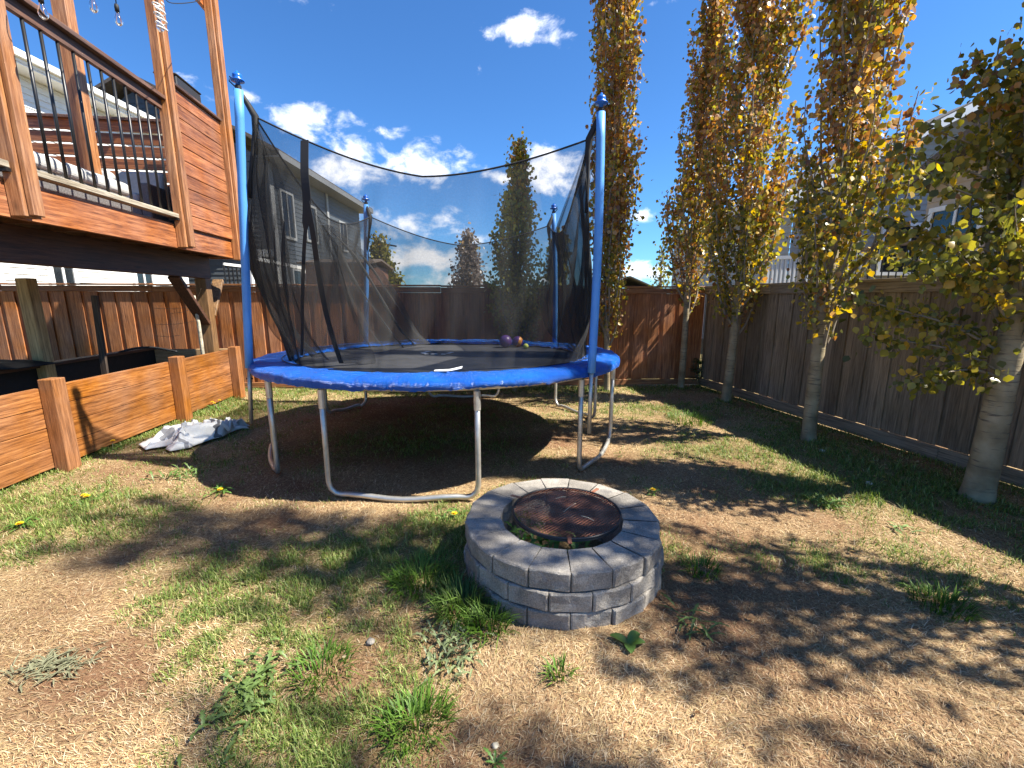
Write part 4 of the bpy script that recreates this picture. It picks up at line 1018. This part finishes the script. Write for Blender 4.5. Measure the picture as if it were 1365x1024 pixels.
g = MB(); g.add([(X0 + .45, 8.3, 6.28), (X0 + .45, 14.5, 6.28), (X0 - 4.5, 14.5, 8.4), (X0 - 4.5, 8.3, 8.4), (X0 - 9.7, 14.5, 6.28), (X0 - 9.7, 8.3, 6.28)], [(0, 1, 2, 3), (3, 2, 4, 5)]); g.build('roof', M['shingle'], wh, solid=.06)
for (yy, w, h, z) in ((10.1, .45, 1.3, 1.0), (12.3, .5, 1.3, 1.0)): window(wh, (X0 + .015, yy), (0, 1), (1, 0), w, h, z)
# white railing by that house
wr = thing('white_railing', 'white stair railing showing over back fence left of the trampoline net', 'railing')
a, b_, c_ = on_y(332, 343, 12.0), on_y(404, 358, 14.0), on_y(416, 359, 13.2)
g = MB(); g.bar(a, b_, .07, .09); g.bar(b_, c_, .07, .09); g.build('handrail', M['white'], wr)
for q in (a, on_y(368, 351, 13.0), b_, c_): g = MB(); g.box((q.x - .05, q.y - .05, 0), (q.x + .05, q.y + .05, q.z)); g.build('post', M['white'], wr)
# small white balusters under deck right end
q0, q1 = on_y(298, 352, 11.5), on_y(331, 356, 12.0)
dl = thing('white_railing', 'low white railing with dark bars seen between the deck end and blue pole', 'railing')
g = MB(); g.bar(q0, q1, .06, .06); g.build('handrail', M['white'], dl)
for k in range(7):
    q = q0.lerp(q1, k / 6); g = MB(); g.box((q.x - .015, q.y - .015, .6), (q.x + .015, q.y + .015, q.z - .03)); g.build('baluster', M['blackmetal'], dl)
# blue-grey house
bh = thing('neighbour_house', 'blue-grey sided two-storey house behind the trampoline net', 'house')
XC, Y1, Y2, ZE = -8.2, 16.0, 25.0, 6.1
g = MB(); siding(g, (XC, Y1), (XC, Y2), 0, ZE, .16, None, (1, 0, 0)); siding(g, (XC - 8, Y1), (XC, Y1), 0, ZE, .16, None, (0, -1, 0))
siding(g, (XC - 8, Y1), (XC, Y1), ZE, ZE + 2.2, .16, lambda z: ((z - ZE) / 4.4, 1 - (z - ZE) / 4.4), (0, -1, 0)); siding(g, (XC, Y2), (XC - 8, Y2), 0, ZE, .16, None, (0, 1, 0)); g.build('wall', M['sidingblue'], bh)
g = MB(); g.box((XC + .02, Y1 - .10, 0), (XC + .06, Y1 + .14, ZE)); g.box((XC + .02, 20.6, 0), (XC + .06, 20.8, ZE)); g.build('corner_trim', M['trim'], bh)
g = MB(); g.box((XC - .1, Y1 - .5, ZE + .0), (XC + .6, Y2 + .4, ZE + .04)); g.box((XC + .6, Y1 - .5, ZE + .0), (XC + .66, Y2 + .4, ZE + .2)); g.build('soffit', M['soffit'], bh)
g = MB(); g.add([(XC + .62, Y1 - .5, ZE + .2), (XC + .62, Y2 + .4, ZE + .2), (XC - 4, Y2 + .4, ZE + 2.5), (XC - 4, Y1 - .5, ZE + 2.5), (XC - 8.6, Y2 + .4, ZE + .2), (XC - 8.6, Y1 - .5, ZE + .2)], [(0, 1, 2, 3), (3, 2, 4, 5)]); g.build('roof', M['shingleb'], bh, solid=.1)
for (yy, w, h, z) in ((17.0, .8, 1.5, 3.8), (18.9, .9, 1.3, 3.9), (22.4, .8, 1.2, 3.9), (17.6, 1.2, 1.6, 1.0)): window(bh, (XC + .015, yy), (0, 1), (1, 0), w, h, z, 1, M['trim'])
window(bh, (XC - 1.3, Y1 - .02), (1, 0), (0, -1), 1.0, 1.2, 3.8); 
g = MB(); g.box((XC - 8, Y1 - .06, 3.0), (XC, Y1 - .022, 3.25)); g.build('band_trim', M['white'], bh)
# brown outbuilding behind fence
sh = thing('garden_shed', 'brown walled shed behind the back fence left of the blue back pole', 'shed')
p, q = on_y(406, 346, 13), on_y(486, 350, 13)
g = MB(); g.box((p.x, 13, 0), (q.x, 15.4, p.z - .12)); g.build('wall', M['brownwall'], sh)
g = MB(); g.add([(p.x - .15, 12.8, p.z - .12), (q.x + .15, 12.8, p.z - .12), (q.x + .15, 14.2, p.z + .08), (p.x - .15, 14.2, p.z + .08), (q.x + .15, 15.6, p.z - .12), (p.x - .15, 15.6, p.z - .12)], [(0, 1, 2, 3), (3, 2, 4, 5)]); g.build('roof', M['shingleb'], sh, solid=.06)
# right-hand houses beyond grey fence
rh = thing('neighbour_house', 'beige sided house with gable behind the rightmost tree', 'house')
XW = 8.6; yl, yr, ze = 9.7, 5.6, 3.95; ym = (yl + yr) / 2; zp = ze + (yl - ym) * .45
g = MB(); siding(g, (XW, yr), (XW, yl), 0, ze, .13, None, (-1, 0, 0)); siding(g, (XW, yr), (XW, yl), ze, zp, .13, lambda z: ((z - ze) / (zp - ze) * .5, 1 - (z - ze) / (zp - ze) * .5), (-1, 0, 0))
siding(g, (XW, yl), (XW + 6, yl), 0, ze, .13, None, (0, 1, 0)); siding(g, (XW + 6, yr), (XW, yr), 0, ze, .13, None, (0, -1, 0)); g.build('wall', M['sidingbeige'], rh)
g = MB(); o_ = .45; dz = .45 * o_
g.add([(XW - o_, yl + o_, ze - dz + .1), (XW - o_, ym, zp + .1), (XW + 6, ym, zp + .1), (XW + 6, yl + o_, ze - dz + .1), (XW - o_, yr - o_, ze - dz + .1), (XW + 6, yr - o_, ze - dz + .1)], [(0, 1, 2, 3), (1, 4, 5, 2)]); g.build('roof', M['shingle'], rh, solid=.08)
g = MB(); g.bar((XW - o_ - .02, yl + o_, ze - dz), (XW - o_ - .02, ym, zp), .03, .22); g.bar((XW - o_ - .02, yr - o_, ze - dz), (XW - o_ - .02, ym, zp), .03, .22); g.build('rake_board', M['shingleb'], rh)
window(rh, (XW - .015, 9.0), (0, -1), (-1, 0), .95, 2.0, 1.3); window(rh, (XW - .015, 7.0), (0, -1), (-1, 0), 1.2, 1.2, 1.9)
# its deck
dd = thing('neighbour_deck', 'small grey deck with dark railing behind the grey fence', 'deck')
g = MB(); g.box((6.2, 6.2, 1.0), (8.55, 9.9, 1.2)); g.build('floor', M['greywood'], dd)
for yy in (6.25, 8.05, 9.85): g = MB(); g.box((6.2, yy - .05, 0), (6.3, yy + .05, 2.42)); g.build('post', M['greywood'], dd)
g = MB(); g.box((6.18, 6.2, 2.425), (6.32, 9.9, 2.47)); g.build('top_rail', M['gfenceY'], dd)
for k in range(24): g = MB(); yb = 6.4 + k * .145; g.tube([(6.25, yb, 1.2), (6.25, yb, 2.42)], .011, 6); g.build('baluster', M['blackmetal'], dd)
gh = thing('neighbour_house', 'grey sided house with dark roof behind the second tree from right', 'house')
X1, X2, YY = 7.6, 15.5, 12.6; zz = 4.3
g = MB(); siding(g, (X1, YY), (X2, YY), 0, zz, .14, None, (0, -1, 0)); siding(g, (X1, YY + 9), (X1, YY), 0, zz, .14, None, (-1, 0, 0)); siding(g, (X1, YY), (X2, YY), zz, zz + 2.0, .14, lambda z: ((z - zz) / 4.0, 1 - (z - zz) / 4.0), (0, -1, 0)); g.build('wall', M['sidinggrey'], gh)
xm = (X1 + X2) / 2
g = MB(); g.add([(X1 - .5, YY - .5, zz - .15), (xm, YY - .5, zz + 2.1), (xm, YY + 9, zz + 2.1), (X1 - .5, YY + 9, zz - .15), (X2 + .5, YY - .5, zz - .15), (X2 + .5, YY + 9, zz - .15)], [(0, 1, 2, 3), (1, 4, 5, 2)]); g.build('roof', M['shingle'], gh, solid=.1)
g = MB(); g.bar((X1 - .5, YY - .53, zz - .25), (xm, YY - .53, zz + 2.0), .03, .2); g.build('rake_board', M['white'], gh)
window(gh, (X1 + 1.0, YY - .02), (1, 0), (0, -1), 1.1, 1.2, 2.3); window(gh, (X1 + 3.2, YY - .02), (1, 0), (0, -1), 1.4, 1.2, 2.3)
wr2 = thing('white_railing', 'white railing behind the fence corner among the right-hand trees', 'railing')
a, b_ = on_y(1026, 344, 11.6), on_y(1150, 340, 11.4)
g = MB(); g.bar(a, b_, .08, .08); g.bar(a - Vector((0, 0, .85)), b_ - Vector((0, 0, .85)), .08, .08); g.build('handrail', M['white'], wr2)
for k in range(22): q = a.lerp(b_, k / 21); g = MB(); g.box((q.x - .025, q.y - .025, q.z - .85 if k % 7 else 0), (q.x + .025, q.y + .025, q.z - .04)); g.build('baluster', M['white'], wr2)
# far roofs over the back fence
fr = thing('neighbour_house', 'far small dark-roofed house peeping over back fence by the corner', 'house')
p = on_y(838, 372, 40); g = MB(); g.box((p.x - 2.6, 40, 0), (p.x + 2.6, 48, 2.2)); g.build('wall', M['brownwall'], fr)
g = MB(); g.add([(p.x - 3, 39.5, 2.15), (p.x, 39.5, p.z + .2), (p.x, 48, p.z + .2), (p.x - 3, 48, 2.15), (p.x + 3, 39.5, 2.15), (p.x + 3, 48, 2.15)], [(0, 1, 2, 3), (1, 4, 5, 2)]); g.build('roof', M['shingle'], fr, solid=.1)
# street lamp
q = on_y(516, 327, 45); sl_ = thing('street_lamp', 'tiny dark street lamp beyond the back fence against clouds', 'street lamp', (q.x, q.y, 0))
g = MB(); g.tube([(0, 0, 0), (0, 0, q.z - .1)], .07, 8); g.build('pole', M['blackmetal'], sl_)
g = MB(); g.bar((-1.1, 0, q.z + .25), (.9, 0, q.z - .1), .3, .14); g.build('lamp_head', M['blackmetal'], sl_)

# ------------------------------------------------------------------ trees
PAL_G = [(.135,.135,.026), (.19,.18,.034), (.25,.22,.042), (.085,.088,.02)]
PAL_Y = [(.38,.26,.045), (.45,.29,.045), (.30,.23,.045), (.24,.20,.042)]
PAL_B = [(.30,.145,.05), (.37,.185,.058), (.21,.10,.045), (.43,.26,.11), (.27,.17,.08)]
def tree(name, label, base, H, zc, rad, nbr, per, leaf, mixf, trunk_r=.07, lean=(0, 0), seed=1, group=None, spread=1.0, extra=(), cat='tree', pal=None):
    rg = np.random.default_rng(seed); rr = random.Random(seed)
    t = thing(name, label, cat, (base[0], base[1], 0), 0, group)
    def ctr(z): k = z / H; return Vector((lean[0] * k + .03 * math.sin(k * 9 + seed), lean[1] * k + .03 * math.cos(k * 7 + seed), z))
    g = MB(); zs = np.concatenate([[-.05, .03, .12], np.linspace(.3, H * .97, 16)])
    g.tube([ctr(z) for z in zs], [trunk_r * (1.16 if z < 0 else 1.09 if z < .1 else 1.0) * max(.10, 1 - z / H * .95) for z in zs], 12); 
    tk = g.build('trunk', M['bark'], t, smooth=True)
    bm_ = MB(); P, D = [], []
    paths = []
    for i in range(nbr):
        f = (i + rr.random()) / nbr; z0 = zc * .92 + (H * .93 - zc * .92) * f ** 1.05
        a = i * 2.399 + rr.uniform(-.5, .5); Lb = rr.uniform(.7, 1.35) * (1.15 - .55 * f) * min(1.6, H * .24)
        rm = rad(min(1, (z0 + Lb * .5 - zc) / (H - zc))) * rr.uniform(.45, 1.08)
        c0 = ctr(z0); pts = []
        for k in range(7):
            s = k / 6; r_ = rm * (1 - (1 - s) ** 2) * (1 if s < .7 else 1 - .12 * (s - .7))
            z = z0 + Lb * s * (.75 + .25 * s)
            c = ctr(min(z, H)); wob = .025 * math.sin(s * 7 + i)
            pts.append(Vector((c.x + r_ * math.cos(a) + wob, c.y + r_ * math.sin(a) - wob, z)))
        paths.append((pts, .011 + .010 * (1 - f)))
    for (px0, azim, z0, Lb, rise) in extra:
        c0 = ctr(z0); pts = []
        for k in range(8):
            s = k / 7; pts.append(Vector((c0.x + math.cos(azim) * Lb * s, c0.y + math.sin(azim) * Lb * s, z0 + rise * s + .05 * math.sin(s * 5))))
        paths.append((pts, .013))
    for pts, r0 in paths:
        bm_.tube(pts, [r0 * (1 - .8 * k / (len(pts) - 1)) for k in range(len(pts))], 5, cap=False)
        for q in range(per):
            s = .12 + .88 * rr.random() ** .8; k = min(len(pts) - 2, int(s * (len(pts) - 1))); fr_ = s * (len(pts) - 1) - k
            p = pts[k].lerp(pts[k + 1], fr_); cl = .03 + .055 * spread * rr.random()
            P.append(p + Vector((rr.gauss(0, cl), rr.gauss(0, cl), rr.gauss(0, cl * .9))))
    bm_.build('branches', M['twig'], t, smooth=True)
    P = np.array([tuple(p) for p in P]); n = len(P)
    # leaf: 6-gon ovate, folded on its midrib
    shape = np.array([(0, 0, 0), (.42, .30, .06), (.40, .62, .07), (0, 1.0, -.04), (-.40, .62, .07), (-.42, .30, .06)])
    size = leaf * (.50 + .85 * rg.random(n))
    nrm = rg.normal(0, 1, (n, 3)); nrm[:, 2] *= .6; nrm /= np.linalg.norm(nrm, axis=1)[:, None]
    down = np.stack([rg.normal(0, .5, n), rg.normal(0, .5, n), -np.ones(n) * .8], 1)
    yv = down - nrm * (down * nrm).sum(1)[:, None]; yv /= np.linalg.norm(yv, axis=1)[:, None]; xv = np.cross(yv, nrm)
    V = P[:, None, :] + (shape[None, :, 0, None] * xv[:, None] + shape[None, :, 1, None] * yv[:, None] + shape[None, :, 2, None] * nrm[:, None]) * size[:, None, None]
    b = np.arange(n)[:, None] * 6; q1 = b + np.array([[0, 1, 2, 3]]); q2 = b + np.array([[0, 3, 4, 5]])
    hz = np.clip((P[:, 2] - zc) / (H - zc), 0, 1); u = rg.random(n); wg, wy, wb = mixf(hz)
    clump = (fbm(P[:, 0] * 3 + P[:, 1] * 2 + seed, P[:, 2] * 2.2, 2) - .5) * .9
    u = np.clip(u + clump, 0, .999); ga, ya, ba = np.array(pal or PAL_G), np.array(PAL_Y), np.array(PAL_B)
    pick = rg.integers(0, 4, n)
    C = np.where((u < wg)[:, None], ga[pick], np.where((u < wg + wy)[:, None], ya[pick], ba[rg.integers(0, 5, n)])) * (.95 + .6 * rg.random((n, 1)))
    np_mesh('crown', V.reshape(-1, 3), [q1, q2], M['leaf'], t, np.repeat(C[:, None], 6, 1).reshape(-1, 3))
    return t
col_ = lambda R0, lo=.55, hi=.35: (lambda f: R0 * (lo + (1 - lo) * min(1, f / .22)) * (1 - (1 - hi) * max(0, (f - .35) / .65) ** 1.3))
autumn = lambda g0, y0, top=.5: (lambda h: (g0 * (1 - h * .75), np.clip(y0 * (1 - h * top), 0, 1), 1))
GT = 'columnar aspens along the fences'
def gp(px, py): p = on_z(px, py); return (p.x, p.y)
tree('aspen_tree', 'golden brown columnar aspen right behind the blue trampoline pole', (1.66, 7.62), 8.4, .75, col_(.42, .6, .40), 95, 150, .062, autumn(.30, .42, .3), .055, (-.12, 0), 3, GT)
tree('aspen_tree', 'short greenish columnar aspen seen through the trampoline net', (.07, 7.55), 3.75, .55, col_(.42, .8, .04), 70, 120, .056, autumn(1.6, .3, .1), .04, (.02, 0), 5, GT, pal=[(.24,.25,.05), (.32,.30,.06), (.38,.34,.08), (.16,.16,.035)])
tree('aspen_tree', 'brown leaved aspen with slim trunk nearest the fence corner', (3.02, 7.85), 7.0, 1.35, col_(.46, .75, .10), 66, 140, .062, autumn(.30, .36, .6), .060, (.15, 0), 8, GT)
tree('aspen_tree', 'orange topped aspen, second from the fence corner, on right', (3.36, 6.78), 8.2, 1.0, col_(.56, .6, .50), 90, 170, .062, autumn(.35, .45, .6), .075, (.05, 0), 13, GT)
tree('aspen_tree', 'yellow-green aspen with forked pale trunk beside grey fence', (3.42, 4.86), 7.4, .95, (lambda f: np.interp(f, [0, .12, .3, .5, 1], [.38, .58, .50, .40, .25])), 78, 170, .056, autumn(.40, .50, .5), .075, (-.10, 0), 17, GT)
tree('aspen_tree', 'largest leafy green-gold aspen with thick trunk at right edge', (3.76, 3.38), 5.8, 1.25, (lambda f: np.interp(f, [0, .14, .35, .6, 1], [.82, .64, .36, .30, .12])), 92, 165, .054, autumn(.80, .35, .3), .10, (.22, 0), 21, GT, 1.2,
     extra=[(0, R(176), 1.02, 1.05, .38), (0, R(168), 1.15, 1.15, .55), (0, R(185), .98, .8, .1), (0, R(150), 1.2, .9, .4), (0, R(200), 1.3, 1.0, .75), (0, R(170), 1.6, 1.15, .7), (0, R(165), 2.2, 1.0, .6), (0, R(190), 2.0, 1.1, .5), (0, R(215), 1.6, .9, .6), (0, R(120), 1.5, .9, .6), (0, R(172), 2.35, .85, .55), (0, R(180), 2.6, .7, .6), (0, R(165), 2.75, .62, .6), (0, R(178), 1.75, 1.1, .5), (0, R(195), 1.5, 1.1, .4)])
tree('aspen_tree', 'aspen by grey fence just out of frame, known by its dappled shade', (4.12, 1.75), 8.8, 1.2, col_(.72, .6, .6), 80, 120, .060, autumn(.5, .4, .5), .09, (0, 0), 25, GT)
tree('aspen_tree', 'aspen by grey fence beside the camera, seen only as shade', (4.45, .15), 7.4, 1.2, col_(.75, .6, .5), 48, 80, .060, autumn(.5, .4, .5), .09, (0, 0), 29, GT)
# background trees beyond the back fence
GB = 'trees beyond the back fence'
def bgtree(label, px, pyt, Y, wpx, mixf, seed, nbr=60, per=45, leaf=.13, pal=None):
    p = on_y(px, pyt, Y); w = wpx / 590 * Y / 2
    tree('background_tree', label, (p.x, Y), p.z, .8, col_(w, .8, .2), nbr, per, leaf, mixf, .08, (0, 0), seed, GB, spread=2.0, pal=pal)
bgtree('thin grey-brown tree over the back fence in the net middle', 623, 318, 15, 46, autumn(3, .1, 0), 31, 60, 50, .10, [(.17,.14,.125), (.12,.095,.085), (.22,.19,.17), (.15,.12,.09)])
bgtree('yellow-green tree beyond fence right of back left pole', 507, 325, 17, 42, autumn(3, .3, .1), 33, 70, 60, .13)
bgtree('sparse twiggy tree over the back fence near the corner trunk', 884, 330, 12, 26, autumn(3, .1, .1), 35, 22, 14, .08)
bgtree('faint olive tree behind net folds by back right pole', 745, 312, 14, 36, autumn(3, .2, .1), 37, 40, 34, .12)
# shrub at the corner
p = on_z(925, 512); t = thing('corner_shrub', 'small dark leafy shrub at the foot of the fence corner', 'shrub', (p.x + .02, p.y - .12, 0))
V, Fq, C = [], [], []
for i in range(60):
    a = rnd.uniform(0, 6.28); k = rnd.uniform(.6, 1.2); leaf_strip(V, Fq, C, (rnd.gauss(0, .09), rnd.gauss(0, .06), rnd.uniform(.08, .45)), a, rnd.uniform(.08, .15), .06, rnd.uniform(-.2, .6), [.06 * k, .11 * k, .025 * k], False)
np_mesh('foliage', np.array([tuple(p) for p in V]), [np.array(Fq)], M['weedleaf'], t, np.array(C))
g = MB()
for i in range(6): a = i * 1.05; g.tube([(0, 0, 0), (.05 * math.cos(a), .05 * math.sin(a), .2), (.11 * math.cos(a), .08 * math.sin(a), .42)], .005, 5)
g.build('stems', M['twig'], t)
# fallen aspen leaves and bits of litter
nl = 290; lx_ = rng.uniform(-3.8, 4.3, nl); ly_ = rng.uniform(.9, 8.0, nl); lx_[:230] = fence_x(ly_[:230]) - np.abs(rng.normal(0, .8, 230)) - .1
kk = (np.hypot(lx_ - PIT.x, ly_ - PIT.y) > .62) & (lx_ < fence_x(ly_) - .08); lx_, ly_ = lx_[kk], ly_[kk]; nl = len(lx_)
shp = np.array([(0, -.5, 0), (.40, -.15, .12), (.36, .2, .10), (0, .55, .02), (-.36, .2, .14), (-.40, -.15, .08)])
an = rng.random(nl) * 6.283; sz = .020 + .018 * rng.random(nl); ca, sa = np.cos(an), np.sin(an); tz = rng.normal(0, .35, nl)
V = np.zeros((nl, 6, 3)); px_ = shp[None, :, 0] * sz[:, None]; py_ = shp[None, :, 1] * sz[:, None]
V[:, :, 0] = lx_[:, None] + px_ * ca[:, None] - py_ * sa[:, None]; V[:, :, 1] = ly_[:, None] + px_ * sa[:, None] + py_ * ca[:, None]
V[:, :, 2] = ground_z(lx_, ly_)[:, None] + .022 + shp[None, :, 2] * sz[:, None] + px_ * tz[:, None]
pl_ = np.array([(.36,.24,.10), (.30,.17,.07), (.46,.38,.24), (.22,.12,.06), (.40,.30,.07)]); C = pl_[rng.integers(0, 5, nl)]
b_ = np.arange(nl)[:, None] * 6
o = np_mesh('fallen_leaves', V.reshape(-1, 3), [b_ + np.array([[0, 1, 2, 3]]), b_ + np.array([[0, 3, 4, 5]])], M['leaf'], None, np.repeat(C[:, None], 6, 1).reshape(-1, 3))
tag(o, 'dry fallen aspen leaves scattered over the lawn', 'fallen leaves', kind='stuff')
# stones and scraps on the lawn
for i, (px, py, s, lab) in enumerate(((494, 858, .022, 'grey pebble in green grass left of the bushy dandelion'), (1096, 603, .03, 'pale stone in the shade beside forked aspen trunk'), (1158, 645, .028, 'flat white stone in the fence shadow'), (660, 992, .013, 'tiny pale pebble at the bottom centre of lawn'), (1290, 655, .02, 'pale pebble near foot of the thick trunk'))):
    p = on_z(px, py); bm = bmesh.new(); bmesh.ops.create_icosphere(bm, subdivisions=2, radius=s)
    for v in bm.verts: v.co *= rnd.uniform(.8, 1.15); v.co.z *= .6
    me = bpy.data.meshes.new('pebble'); bm.to_mesh(me); bm.free(); me.polygons.foreach_set('use_smooth', [True] * len(me.polygons)); me.materials.append(M['birch'] if i else M['stone'])
    o = bpy.data.objects.new('pebble', me); COL.objects.link(o); o.location = (p.x, p.y, gz1(p.x, p.y) + s * .5); tag(o, lab, 'pebble', 'pebbles on the lawn')
